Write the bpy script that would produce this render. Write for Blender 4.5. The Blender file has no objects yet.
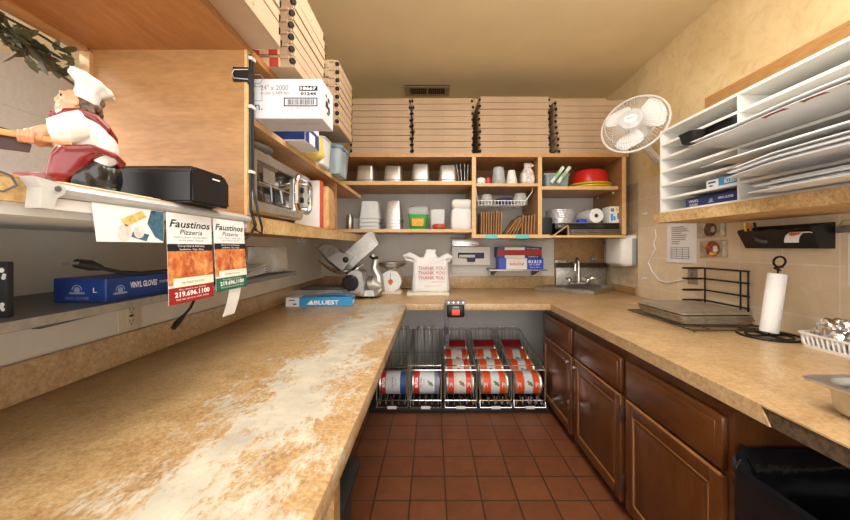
import bpy, bmesh, math, random
from mathutils import Matrix, Vector
random.seed(7)
PI = math.pi
scene = bpy.context.scene
col = scene.collection
F = 343.0
CZ = 1.10
def U(px, Y): return (px-432)/F*Y
def V(py, Y): return CZ+(247-py)/F*Y
def lin(c):
    def f(v):
        v /= 255.0
        return v/12.92 if v <= .04045 else ((v+.055)/1.055)**2.4
    return (f(c[0]), f(c[1]), f(c[2]), 1)

# ------------------------------------------------------------------ mesh builder
class MB:
    def __init__(s): s.bm = bmesh.new(); s.M = Matrix()
    def at(s, x=0, y=0, z=0, rz=0, rx=0, ry=0):
        s.M = Matrix.Translation((x,y,z)) @ Matrix.Rotation(rz,4,'Z') @ Matrix.Rotation(ry,4,'Y') @ Matrix.Rotation(rx,4,'X'); return s
    def v(s, p): return s.bm.verts.new(s.M @ Vector(p))
    def f(s, vs, mi=0):
        try:
            fa = s.bm.faces.new(vs); fa.material_index = mi; return fa
        except ValueError: return None
    def box(s, x0,x1,y0,y1,z0,z1, mi=0, bev=0, seg=2):
        vs = [s.v(p) for p in ((x0,y0,z0),(x1,y0,z0),(x1,y1,z0),(x0,y1,z0),(x0,y0,z1),(x1,y0,z1),(x1,y1,z1),(x0,y1,z1))]
        fs = [s.f([vs[i] for i in q], mi) for q in ((3,2,1,0),(4,5,6,7),(0,1,5,4),(1,2,6,5),(2,3,7,6),(3,0,4,7))]
        if bev:
            es = list({e for fa in fs for e in fa.edges})
            r = bmesh.ops.bevel(s.bm, geom=es, offset=bev, segments=seg, profile=.5, affect='EDGES')
            for fa in r['faces']: fa.material_index = mi
        return s
    def loft(s, rings, c0=True, c1=True, mi=0, closed=True, loop=False):
        R = [[s.v(p) for p in r] for r in rings]
        n = len(R[0])
        for a, b in list(zip(R, R[1:])) + ([(R[-1], R[0])] if loop else []):
            for i in range(n if closed else n-1):
                j = (i+1) % n
                s.f([a[i], a[j], b[j], b[i]], mi)
        if not loop and closed:
            if c0: s.f(R[0][::-1], mi)
            if c1: s.f(R[-1], mi)
        return s
    def prism(s, poly, a0, a1, axis='z', mi=0):
        def m(p, a):
            return {'z':(p[0],p[1],a), 'y':(p[0],a,p[1]), 'x':(a,p[0],p[1])}[axis]
        return s.loft([[m(p,a0) for p in poly],[m(p,a1) for p in poly]], mi=mi)
    def lathe(s, prof, seg=24, mi=0, c0=True, c1=True, o=(0,0,0), sy=1):
        rings = [[(o[0]+r*math.cos(2*PI*i/seg), o[1]+sy*r*math.sin(2*PI*i/seg), o[2]+z) for i in range(seg)] for r, z in prof]
        return s.loft(rings, c0, c1, mi)
    def cyl(s, p0, p1, r0, r1=None, seg=14, mi=0):
        if r1 is None: r1 = r0
        p0, p1 = Vector(p0), Vector(p1); d = (p1-p0).normalized()
        a = d.orthogonal().normalized(); b = d.cross(a)
        ring = lambda p, r: [tuple(p+a*(r*math.cos(2*PI*i/seg))+b*(r*math.sin(2*PI*i/seg))) for i in range(seg)]
        return s.loft([ring(p0,r0), ring(p1,r1)], mi=mi)
    def tube(s, pts, r, seg=6, mi=0, closed=False):
        P = [Vector(p) for p in pts]; n = len(P); rs = r if isinstance(r,(list,tuple)) else [r]*n
        rings = []; a = None
        for i in range(n):
            t = (P[(i+1)%n]-P[i-1]) if closed else (P[min(i+1,n-1)]-P[max(i-1,0)])
            t = t.normalized() if t.length else Vector((0,0,1))
            if a is None: a = t.orthogonal().normalized()
            a = (a - t*a.dot(t)); a = a.normalized() if a.length > 1e-6 else t.orthogonal().normalized()
            b = t.cross(a)
            rings.append([tuple(P[i]+(a*math.cos(2*PI*k/seg)+b*math.sin(2*PI*k/seg))*rs[i]) for k in range(seg)])
        return s.loft(rings, mi=mi, loop=closed)
    def ell(s, c, rad, mi=0, u=16, w=10):
        rings = []
        for j in range(1, w):
            t = PI*j/w
            rings.append([(c[0]+rad[0]*math.sin(t)*math.cos(2*PI*i/u), c[1]+rad[1]*math.sin(t)*math.sin(2*PI*i/u), c[2]-rad[2]*math.cos(t)) for i in range(u)])
        return s.loft(rings, mi=mi)
    def grid(s, fn, nu, nv, mi=0):
        g = [[s.v(fn(i/nu, j/nv)) for j in range(nv+1)] for i in range(nu+1)]
        for i in range(nu):
            for j in range(nv): s.f([g[i][j], g[i+1][j], g[i+1][j+1], g[i][j+1]], mi)
        return s
    def slab(s, fn, nu, nv, t, mi=0):
        # curved sheet with thickness t (vector or scalar z)
        tv = Vector(t) if not isinstance(t,(int,float)) else Vector((0,0,t))
        A = [[s.v(fn(i/nu,j/nv)) for j in range(nv+1)] for i in range(nu+1)]
        B = [[s.v(tuple(Vector(fn(i/nu,j/nv))+tv)) for j in range(nv+1)] for i in range(nu+1)]
        for i in range(nu):
            for j in range(nv):
                s.f([A[i][j],A[i][j+1],A[i+1][j+1],A[i+1][j]],mi); s.f([B[i][j],B[i+1][j],B[i+1][j+1],B[i][j+1]],mi)
        for i in range(nu):
            s.f([A[i][0],A[i+1][0],B[i+1][0],B[i][0]],mi); s.f([A[i+1][nv],A[i][nv],B[i][nv],B[i+1][nv]],mi)
        for j in range(nv):
            s.f([A[0][j+1],A[0][j],B[0][j],B[0][j+1]],mi); s.f([A[nu][j],A[nu][j+1],B[nu][j+1],B[nu][j]],mi)
        return s
    def build(s, name, mats, parent=None, smooth=True, ang=.6):
        bmesh.ops.recalc_face_normals(s.bm, faces=s.bm.faces)
        me = bpy.data.meshes.new(name); s.bm.to_mesh(me); s.bm.free()
        for m in (mats if isinstance(mats,(list,tuple)) else [mats]): me.materials.append(m)
        if smooth:
            me.shade_smooth(); me.set_sharp_from_angle(angle=ang)
        o = bpy.data.objects.new(name, me); col.objects.link(o)
        if parent: o.parent = parent
        return o

def rrect(w, d, r, n=4, z=0, ox=0, oy=0):
    pts = []
    for cx, cy, a0 in ((w/2-r,d/2-r,0),(-w/2+r,d/2-r,PI/2),(-w/2+r,-d/2+r,PI),(w/2-r,-d/2+r,1.5*PI)):
        for k in range(n+1):
            a = a0+PI/2*k/n
            pts.append((ox+cx+r*math.cos(a), oy+cy+r*math.sin(a), z))
    return pts
def pan_mb(w, d, h, taper=.85, rim=.008, r=.02, t=.0015, floor=.0, mb=None, mi=0, rz=.003):
    """open tub: base at z=0, rim at z=h (outer size w,d at the top of the wall)"""
    mb = mb or MB()
    wb, db = w*taper, d*taper if d > .9*w else d-(w-w*taper)
    R = [rrect(wb-.01,db-.01,r*.7,z=0), rrect(wb,db,r*.8,z=.006), rrect(w,d,r,z=h-rz)]
    if rim: R += [rrect(w+2*rim,d+2*rim,r+rim,z=h-rz), rrect(w+2*rim,d+2*rim,r+rim,z=h)]
    else: R += [rrect(w,d,r,z=h)]
    R += [rrect(w-2*t,d-2*t,r,z=h), rrect(wb-2*t,db-2*t,r*.8,z=.006+t+floor), rrect(wb-.01,db-.01,r*.7,z=t+floor)]
    return mb.loft(R, mi=mi)

def T(name, label, cat, loc=(0,0,0), rz=0, group=None):
    o = bpy.data.objects.new(name, None); col.objects.link(o)
    o.empty_display_size = .05
    o.location = loc; o.rotation_euler = (0,0,rz)
    return S(o, label, cat, group)
def S(o, label, cat, group=None, kind=None):
    o['label'] = label; o['category'] = cat
    if group: o['group'] = group
    if kind: o['kind'] = kind
    return o
def ST(o):
    o['kind'] = 'structure'; return o
def L(o, label): o['label'] = label; return o
def cpy(root, loc, rz=0, label=None, group=None):
    r = root.copy(); col.objects.link(r); r.location = loc; r.rotation_euler = (0,0,rz)
    if label: r['label'] = label
    if group: r['group'] = group
    for ch in list(root.children):
        c = ch.copy(); col.objects.link(c); c.parent = r
        for g in ch.children:
            d = g.copy(); col.objects.link(d); d.parent = c
    return r
ORD = ['topmost','second from top','third from top','fourth from top','fifth from top','sixth from top','seventh from top','eighth from top','ninth from top','tenth from top']
def frame(o, r, u):
    r = Vector(r).normalized(); u = Vector(u); u = (u-r*u.dot(r)).normalized(); n = r.cross(u)
    m = Matrix((( r[0],u[0],n[0],o[0]),(r[1],u[1],n[1],o[1]),(r[2],u[2],n[2],o[2]),(0,0,0,1)))
    return m
def text(s, m, w, h, mat, parent, name='lettering', bold=.0, shear=0, ext=.0003):
    """lettering centred on the frame m, fitted to width w and height h"""
    cu = bpy.data.curves.new(name, 'FONT'); cu.body = s; cu.size = 1; cu.align_x = 'CENTER'; cu.offset = bold; cu.shear = shear
    cu.resolution_u = 2
    t = bpy.data.objects.new(name, cu); col.objects.link(t)
    dg = bpy.context.evaluated_depsgraph_get()
    me = bpy.data.meshes.new_from_object(t.evaluated_get(dg))
    bpy.data.objects.remove(t); bpy.data.curves.remove(cu)
    xs = [v.co.x for v in me.vertices]; ys = [v.co.y for v in me.vertices]
    x0,x1,y0,y1 = min(xs),max(xs),min(ys),max(ys)
    for v in me.vertices:
        v.co = m @ Vector(((v.co.x-(x0+x1)/2)*w/(x1-x0), (v.co.y-(y0+y1)/2)*h/(y1-y0), ext))
    me.materials.clear(); me.materials.append(mat); me.name = name
    o = bpy.data.objects.new(name, me); col.objects.link(o); o.parent = parent
    return o

# ------------------------------------------------------------------ materials
def newmat(name):
    m = bpy.data.materials.new(name); m.use_nodes = True
    nt = m.node_tree; b = nt.nodes['Principled BSDF']
    return m, nt, b
def N(nt, t, **kw):
    n = nt.nodes.new(t)
    for k, v in kw.items():
        if k in n.inputs: n.inputs[k].default_value = v
        else: setattr(n, k, v)
    return n
def coords(nt, scale=(1,1,1), loc=(0,0,0), rot=(0,0,0), kind='Object'):
    tc = N(nt,'ShaderNodeTexCoord'); mp = N(nt,'ShaderNodeMapping')
    mp.inputs['Scale'].default_value = scale; mp.inputs['Location'].default_value = loc; mp.inputs['Rotation'].default_value = rot
    nt.links.new(tc.outputs[kind], mp.inputs['Vector']); return mp.outputs['Vector']
def ramp(nt, fac, stops):
    r = N(nt,'ShaderNodeValToRGB'); e = r.color_ramp.elements
    while len(e) < len(stops): e.new(.5)
    for el, (p, c) in zip(e, stops): el.position = p; el.color = c if len(c) == 4 else lin(c)
    nt.links.new(fac, r.inputs['Fac']); return r.outputs['Color']
def mix(nt, fac, a, b, mode='MIX'):
    m = N(nt,'ShaderNodeMix', data_type='RGBA', blend_type=mode)
    for k, v in ((0,fac),(6,a),(7,b)):
        if isinstance(v,(int,float,tuple)): m.inputs[k].default_value = v
        else: nt.links.new(v, m.inputs[k])
    return m.outputs[2]
def bump(nt, b, h, s=.2, d=.002):
    n = N(nt,'ShaderNodeBump'); n.inputs['Strength'].default_value = s; n.inputs['Distance'].default_value = d
    nt.links.new(h, n.inputs['Height']); nt.links.new(n.outputs['Normal'], b.inputs['Normal'])
def noise(nt, vec, scale, detail=3, rough=.55, dist=0):
    n = N(nt,'ShaderNodeTexNoise'); n.inputs['Scale'].default_value = scale; n.inputs['Detail'].default_value = detail
    n.inputs['Roughness'].default_value = rough; n.inputs['Distortion'].default_value = dist
    nt.links.new(vec, n.inputs['Vector']); return n.outputs['Fac']
def mul(c, k): return tuple(min(255,x*k) for x in c)
def plain(name, c, rough=.5, metal=0, var=.06, sc=30, bmp=0, trans=0, coat=0, alpha=1, ior=1.45, sub=0):
    m, nt, b = newmat(name)
    v = coords(nt); n = noise(nt, v, sc)
    cc = ramp(nt, n, [(.25, mul(c,1-var)), (.75, mul(c,1+var))])
    nt.links.new(cc, b.inputs['Base Color'])
    b.inputs['Roughness'].default_value = rough; b.inputs['Metallic'].default_value = metal
    b.inputs['IOR'].default_value = ior
    if trans: b.inputs['Transmission Weight'].default_value = trans
    if coat: b.inputs['Coat Weight'].default_value = coat
    if alpha < 1: b.inputs['Alpha'].default_value = alpha
    if bmp: bump(nt, b, n, bmp)
    return m
def wood(name, a, c, scale=(1,6,6), rough=.45, sc=3, coat=0):
    m, nt, b = newmat(name)
    v = coords(nt, scale); n = noise(nt, v, sc, 5, .6, .8); n2 = noise(nt, v, sc*7, 2, .5, .2)
    cc = ramp(nt, n, [(.3, a), (.7, c)])
    cc = mix(nt, .25, cc, ramp(nt, n2, [(.35, mul(a,.9)), (.65, mul(c,1.05))]))
    nt.links.new(cc, b.inputs['Base Color']); b.inputs['Roughness'].default_value = rough
    b.inputs['Coat Weight'].default_value = coat; b.inputs['Coat Roughness'].default_value = .2
    bump(nt, b, n2, .08)
    return m
def speck(nt, v, base, dark, light, s=1):
    n1 = noise(nt, v, 9*s, 5, .65, .6); n2 = noise(nt, v, 55*s, 3, .6); n3 = noise(nt, v, 120*s, 2)
    c = ramp(nt, n1, [(.3, dark), (.5, base), (.72, light)])
    c = mix(nt, .45, c, ramp(nt, n2, [(.32, dark), (.5, base), (.68, light)]))
    return mix(nt, .22, c, ramp(nt, n3, [(.4, mul(dark,.8)), (.6, light)])), n1, n2
LB, LD, LLt = (192,157,112), (156,119,77), (212,185,143)
def laminate(name, base=LB, dark=LD, light=LLt, rough=.32):
    m, nt, b = newmat(name); v = coords(nt)
    c, n1, n2 = speck(nt, v, base, dark, light)
    nt.links.new(c, b.inputs['Base Color']); b.inputs['Roughness'].default_value = rough
    return m
def worn_laminate(name):
    m, nt, b = newmat(name); v = coords(nt)
    c, n1, n2 = speck(nt, v, (184,149,103), (140,101,60), (208,182,138), 1.7)
    sep = N(nt,'ShaderNodeSeparateXYZ'); nt.links.new(v, sep.inputs[0])
    def M(op, a, b_=None, c_=None):
        n = N(nt,'ShaderNodeMath', operation=op)
        for i, x in enumerate((a,b_,c_)):
            if x is None: continue
            if isinstance(x,(int,float)): n.inputs[i].default_value = x
            else: nt.links.new(x, n.inputs[i])
        return n.outputs[0]
    # worn patch: a band that runs along the front of the counter, wandering inward near the middle
    w = M('MULTIPLY', M('SINE', M('MULTIPLY_ADD', sep.outputs[1], 2.6, -.5)), -.03)
    cx = M('ADD', w, -.325)
    d = M('ABSOLUTE', M('SUBTRACT', sep.outputs[0], cx))
    band = M('MULTIPLY_ADD', d, -4.0, .56)
    vb = coords(nt, (1,.55,1), rot=(0,0,-.5))
    big = noise(nt, vb, 9, 6, .66, .8); fine = noise(nt, vb, 60, 5, .72, .4)
    s_ = M('ADD', M('ADD', M('MULTIPLY', big, 2.3), M('MULTIPLY', fine, 1.9)), -2.1)
    mk = M('ADD', band, s_)
    mk = M('MULTIPLY_ADD', mk, 3.0, .1)
    mkc = N(nt,'ShaderNodeClamp'); nt.links.new(mk, mkc.inputs[0])
    # keep the far end clean
    far = N(nt,'ShaderNodeMapRange'); far.inputs[1].default_value = 1.75; far.inputs[2].default_value = 2.1; far.inputs[3].default_value = 1; far.inputs[4].default_value = .35
    nt.links.new(sep.outputs[1], far.inputs[0])
    fac = M('MULTIPLY', mkc.outputs[0], far.outputs[0]); fac = M('MULTIPLY', fac, .9)
    white = ramp(nt, noise(nt, v, 14, 4), [(.25,(176,176,166)), (.6,(206,201,186)), (.8,(218,211,194))])
    nt.links.new(mix(nt, fac, c, white), b.inputs['Base Color'])
    b.inputs['Roughness'].default_value = .36
    return m
def tiles(name, pitch, c1, c2, mortar, ms, plane='xy', off=(0,0), rough=.5, var=None, bias=0):
    m, nt, b = newmat(name); tc = N(nt,'ShaderNodeTexCoord'); sep = N(nt,'ShaderNodeSeparateXYZ'); cmb = N(nt,'ShaderNodeCombineXYZ')
    nt.links.new(tc.outputs['Object'], sep.inputs[0])
    ia, ib = {'xy':(0,1),'yz':(1,2),'xz':(0,2)}[plane]
    for k, i in ((0,ia),(1,ib)):
        a = N(nt,'ShaderNodeMath', operation='ADD'); nt.links.new(sep.outputs[i], a.inputs[0]); a.inputs[1].default_value = -off[k]+20*pitch
        nt.links.new(a.outputs[0], cmb.inputs[k])
    br = N(nt,'ShaderNodeTexBrick'); br.offset = 0; br.squash = 1
    for k, x in (('Scale',1),('Brick Width',pitch),('Row Height',pitch),('Mortar Size',ms),('Mortar Smooth',.1),('Bias',bias)): br.inputs[k].default_value = x
    br.inputs['Color1'].default_value = lin(c1); br.inputs['Color2'].default_value = lin(c2); br.inputs['Mortar'].default_value = lin(mortar)
    nt.links.new(cmb.outputs[0], br.inputs['Vector'])
    n = noise(nt, tc.outputs['Object'], 12, 5, .65, .5)
    c = mix(nt, .35, br.outputs['Color'], ramp(nt, n, [(.3,(120,120,120)),(.7,(255,255,255))]), 'MULTIPLY') if var is None else \
        mix(nt, var, br.outputs['Color'], ramp(nt, n, [(.28,(95,80,62)),(.5,(190,180,165)),(.72,(255,255,255))]), 'MULTIPLY')
    nt.links.new(c, b.inputs['Base Color']); b.inputs['Roughness'].default_value = rough
    inv = N(nt,'ShaderNodeMath', operation='SUBTRACT'); inv.inputs[0].default_value = 1; nt.links.new(br.outputs['Fac'], inv.inputs[1])
    bump(nt, b, inv.outputs[0], .4, .002)
    return m
def plaster(name, a, c, stain=None, s=5):
    m, nt, b = newmat(name); v = coords(nt); n = noise(nt, v, s, 6, .65, .8)
    cc = ramp(nt, n, [(.3, a), (.7, c)])
    if stain:
        n2 = noise(nt, coords(nt,(1,1,1.3),(3,1,2)), 9, 6, .7, 1.5)
        cc = mix(nt, ramp(nt, n2, [(.5,(0,0,0)),(.72,(150,150,150))]), cc, lin(stain))
    nt.links.new(cc, b.inputs['Base Color']); b.inputs['Roughness'].default_value = .75
    bump(nt, b, noise(nt, v, 60, 4), .1)
    return m
def bands(name, axis, stops, rough=.35, c_noise=.0, gen=True):
    """colour bands across a part's own box (printed cartons and labels)"""
    m, nt, b = newmat(name); tc = N(nt,'ShaderNodeTexCoord'); sep = N(nt,'ShaderNodeSeparateXYZ')
    nt.links.new(tc.outputs['Generated' if gen else 'Object'], sep.inputs[0])
    r = N(nt,'ShaderNodeValToRGB'); r.color_ramp.interpolation = 'CONSTANT'; e = r.color_ramp.elements
    while len(e) < len(stops): e.new(.5)
    for el,(p,c) in zip(e,stops): el.position = p; el.color = lin(c)
    nt.links.new(sep.outputs[axis], r.inputs['Fac']); nt.links.new(r.outputs['Color'], b.inputs['Base Color'])
    b.inputs['Roughness'].default_value = rough
    return m

m_ceil = plain('ceiling_paint', (228,208,164), .85, var=.02, sc=4)
m_backwall = plaster('back_wall_paint', (216,212,204), (226,222,214))
m_leftwall = plaster('left_wall_paint', (220,212,196), (230,223,208))
m_farwall = plain('far_room_paint', (206,200,198), .8, var=.03)
m_yellow = plaster('mottled_yellow_paint', (218,190,138), (236,214,168), (172,134,82), 4)
m_walltile = tiles('beige_wall_tile', .168*1.2586, (236,216,184), (226,205,172), (238,226,204), .003, 'yz', (1.29, 1.0265), .35, var=.16)
m_backtile = tiles('beige_shaded_tile', .168*1.2586, (224,202,168), (213,191,156), (226,212,188), .003, 'yz', (1.29, 1.0265), .35, var=.42)  # darker copy of the wall tile, the corner's shade put into its colour
m_floor = tiles('red_quarry_tile', .156, (124,74,46), (112,65,40), (58,40,31), .0032, 'xy', (.0605, 1.488), .42)
m_lam = laminate('tan_laminate'); m_lamdark = laminate('tan_laminate_panel', (176,136,88), (142,104,62), (196,158,110))
m_worn = worn_laminate('worn_tan_laminate')
m_core = plain('raw_chipboard_core', (74,58,42), .8, var=.35, sc=80, bmp=.5)
m_osb = laminate('chipboard', (196,158,104), (150,112,66), (222,192,140), .7)
m_ply = wood('honey_plywood', (150,108,62), (178,134,84), (1.2,1.2,5), .42)
m_plyh = wood('honey_plywood_board', (176,130,78), (202,156,102), (4,.9,4), .42)
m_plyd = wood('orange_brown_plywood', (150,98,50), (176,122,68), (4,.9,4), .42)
m_pine = wood('pale_pine', (204,162,108), (224,186,134), (1,8,8), .5)
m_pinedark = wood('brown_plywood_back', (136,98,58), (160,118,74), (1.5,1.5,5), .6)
m_cab = wood('dark_stained_oak', (72,37,14), (104,61,27), (5,5,.8), .3, coat=.35)
m_cabh = wood('dark_stained_oak_drawer', (72,37,14), (104,61,27), (5,.8,5), .3, coat=.35)
m_cabedge = wood('worn_oak_edge_highlight', (150,98,52), (186,132,80), (5,5,1), .35, coat=.3)  # worn door edges, brightened so the highlight along them is painted in
m_steel = plain('brushed_steel', (204,202,198), .36, .95, .06, 40)
m_steel2 = plain('dull_steel', (180,177,170), .45, .9, .1, 40)
m_cast = plain('cast_aluminium', (196,194,190), .38, .85, .06, 25)
m_chrome = plain('chrome', (220,220,220), .1, 1, .02)
m_wire = plain('dark_chrome_wire', (190,186,180), .35, .7, .05)
m_blackwire = plain('black_wire', (26,24,22), .45, .2, .1)
m_black = plain('black_plastic', (22,22,23), .35, var=.12)
m_blackm = plain('matte_black_plastic', (30,30,30), .55, var=.12)
m_bag = plain('black_bag', (22,22,25), .12, var=.2, sc=26, bmp=.7)
m_white = plain('white_plastic', (232,230,226), .4, var=.02)
m_whitep = plain('white_painted_board', (228,226,220), .5, var=.02)
m_paper = plain('white_paper', (230,230,230), .7, var=.03, sc=8)
m_paper2 = plain('grey_white_paper', (222,220,216), .7, var=.05, sc=8)
m_grey = plain('grey_plastic', (150,152,154), .4, var=.04)
m_greyd = plain('dark_grey_plastic', (88,88,90), .45, var=.05)
m_card = plain('kraft_cardboard', (182,155,126), .8, var=.05, sc=6)
m_card2 = plain('kraft_cardboard_dull', (196,164,126), .8, var=.05, sc=6)
m_kraft = plain('brown_paper', (164,124,84), .85, var=.1, sc=14)
m_slot = plain('dark_slot', (26,20,16), .9)
m_clear = plain('clear_plastic', (240,242,243), .12, trans=.65, var=.01, ior=1.2)
m_cloudy = plain('cloudy_plastic', (232,234,234), .35, trans=.25, var=.02, ior=1.2)
m_bluish = plain('bluish_clear_plastic', (214,228,234), .15, trans=.65, var=.02, ior=1.2)
m_red = plain('red_plastic', (196,34,28), .3, var=.04)
m_maroon = plain('maroon_glaze', (122,30,32), .25, var=.12, coat=.4)
m_yel = plain('yellow_green_plastic', (206,204,52), .35, var=.05)
m_yel2 = plain('yellow_plastic', (230,200,40), .35, var=.05)
m_green = plain('green_plastic', (60,168,66), .35, var=.04)
m_orange = plain('orange_label', (238,160,70), .6, var=.15, sc=60)
m_orangered = plain('orange_red_lid', (190,74,34), .35, var=.06)
m_blue = plain('blue_carton', (36,62,128), .45, var=.08)
m_navy = plain('navy_plastic', (30,40,110), .35, var=.08)
m_bblue = plain('bright_blue_carton', (44,74,196), .4, var=.04)
m_sky = plain('sky_blue_carton', (52,148,206), .35, var=.08)
m_teal = plain('teal_tape', (90,196,202), .6)
m_ink = plain('black_ink', (24,22,22), .6)
m_inkred = plain('red_ink', (204,84,80), .6)
m_inkwhite = plain('white_ink', (240,238,236), .6)
m_inkgrey = plain('grey_ink', (120,120,122), .6)
m_glass = plain('dark_oven_glass', (34,34,34), .08, var=.05, coat=.6)
m_foil = plain('crinkled_foil', (236,236,236), .32, .6, .05, 40, bmp=.8)
m_skin = plain('painted_skin', (206,152,116), .35, var=.06, coat=.3)
m_hair = plain('painted_hair', (92,72,58), .4, var=.25, sc=90, bmp=.6)
m_glaze = plain('white_glaze', (222,218,210), .22, var=.03, coat=.4)
m_woodl = plain('light_wood_rod', (206,156,98), .5, var=.1)
m_brownd = plain('dark_brown_board', (62,38,30), .5, var=.12)
m_leaf = plain('dusty_leaf', (84,86,62), .6, var=.25, sc=20)
m_stem = plain('brown_stem', (70,58,42), .8)
m_alu = plain('satin_aluminium', (206,208,208), .35, .4, .04)
m_outlet = plain('ivory_plastic', (214,202,174), .4, var=.03)
m_cream = plain('cream_board', (232,226,206), .6, var=.03)
# ================================================================== setting
WL, WR, WR2, WB, CEIL, ZC = -.982, 1.534, 1.55, 3.05, 2.42, .735
FRONT, FARX = -1.0, -2.9
def Bd(root):
    mb = MB(); mb.M = Matrix.Translation(-Vector(root.location)); return mb
ST(MB().box(FARX-.1,1.75,FRONT-.1,WB+.1,-.06,0).build('floor', m_floor, smooth=False))
ST(MB().box(FARX-.1,1.75,FRONT-.1,WB+.1,CEIL,CEIL+.06).build('ceiling', m_ceil, smooth=False))
ST(MB().box(FARX-.1,1.75,WB,WB+.1,0,1.79).box(FARX-.1,1.75,WB,WB+.1,1.79,CEIL,1).build('wall_back', [m_backwall,m_yellow], smooth=False))
ST(MB().box(FARX-.1,FARX,FRONT,WB,0,CEIL).box(FARX,FARX+.006,FRONT,WB,.9,.905).box(FARX,FARX+.005,FRONT,WB,2.064,2.07).build('wall_far', m_farwall, smooth=False))
mb = MB(); wl0 = WL-.02
mb.box(wl0,WL,FRONT,WB,0,1.150); mb.box(wl0,WL,.9995,WB,1.150,CEIL); mb.box(wl0,WL,FRONT,.979,1.664,CEIL)
ST(mb.build('wall_left', m_leftwall, smooth=False))
mb = MB()
for z0, z1, k in ((0,1.59,0),(1.59,CEIL,1)):
    mb.box(WR,1.75,FRONT,2.555,z0,z1,k); mb.box(WR2,1.75,2.555,WB,z0,z1,2 if k == 0 else 1)
ST(mb.build('wall_right', [m_walltile, m_yellow, m_backtile], smooth=False))
ST(MB().box(1.085,WR2,WB-.008,WB,ZC,1.20).build('trim_1', m_lamdark, smooth=False))
ST(MB().box(WR2-.010,WR2,2.60,2.97,ZC,.79).build('trim_2', m_lamdark, smooth=False))

# ceiling vent
t = T('ceiling_vent','tan metal air vent with black slots set in the ceiling','vent',(-.04,2.888,CEIL))
mb = Bd(t); mb.box(-.225,.147,2.795,2.98,CEIL-.006,CEIL); mb.build('backing', m_slot, t)
mb = Bd(t)
for a in ((-.225,.147,2.795,2.83),(-.225,.147,2.945,2.98),(-.225,-.185,2.83,2.945),(.107,.147,2.83,2.945),(-.045,-.033,2.83,2.945)): mb.box(*a,CEIL-.012,CEIL-.006,bev=.002)
mb.build('frame', plain('vent_paint',(150,132,100),.5), t)
mb = Bd(t)
for k in range(18):
    x = -.18+k*.0166; mb.box(x,x+.005,2.83,2.945,CEIL-.013,CEIL-.006)
mb.build('slat', plain('vent_slat_paint',(104,88,64),.5), t)

# ================================================================== worktop and cabinets
LE, RE, YF = -.16, .763, 2.205
t = T('worktop','tan speckled laminate worktop running around three walls','worktop',(0,YF,ZC-.042))
tz = .042
mb = Bd(t); mb.box(WL+.001,LE,-.9,YF-.001,ZC-tz,ZC,bev=.003); L(mb.build('left_top', m_worn, t),'left run worn white along its front')
mb = Bd(t); mb.box(WL+.001,WR-.001,YF,WB-.001,ZC-tz,ZC,bev=.003); mb.build('back_top', m_lam, t)
mb = Bd(t); mb.box(RE,WR-.001,-.9,YF-.001,ZC-.004,ZC); mb.build('right_top', m_lam, t)
mb = Bd(t); mb.box(RE+.004,WR-.001,-.9,YF-.001,ZC-tz,ZC-.004); L(mb.build('core', m_core, t),'bare chipboard edge where the facing broke off')
mb = Bd(t); mb.prism([(.80,ZC-.004),(YF-.002,ZC-.004),(YF-.002,ZC-tz),(.775,ZC-tz),(.787,ZC-.022)],RE,RE+.004,'x'); mb.build('edge_band', m_lam, t)
mb = Bd(t); mb.box(WL+.001,WL+.02,-.9,WB-.021,ZC,ZC+.094,bev=.004); mb.build('backsplash', m_lam, t)
mb = Bd(t); mb.box(WL+.02,1.084,WB-.02,WB-.001,ZC,ZC+.108,bev=.004); mb.build('backsplash', m_lam, t)

t = T('support_panel','brown wood panel holding up the left counter','panel',(-.2,.72,0))
mb = Bd(t); mb.box(-.93,-.2,.70,.745,0,ZC-tz-.001); mb.build('board', m_lamdark, t)
t = T('plastic_bin','small black plastic bin under the left counter edge','bin',(-.36,.90,0))
mb = MB(); pan_mb(.27,.22,.46,.86,.012,.03,mb=mb); mb.build('body', m_blackm, t)
mb = MB(); mb.loft([rrect(.30,.25,.04,z=.46),rrect(.305,.255,.04,z=.468),rrect(.30,.25,.04,z=.478),rrect(.22,.17,.03,z=.49)]); mb.build('lid', m_blackm, t)

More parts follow.
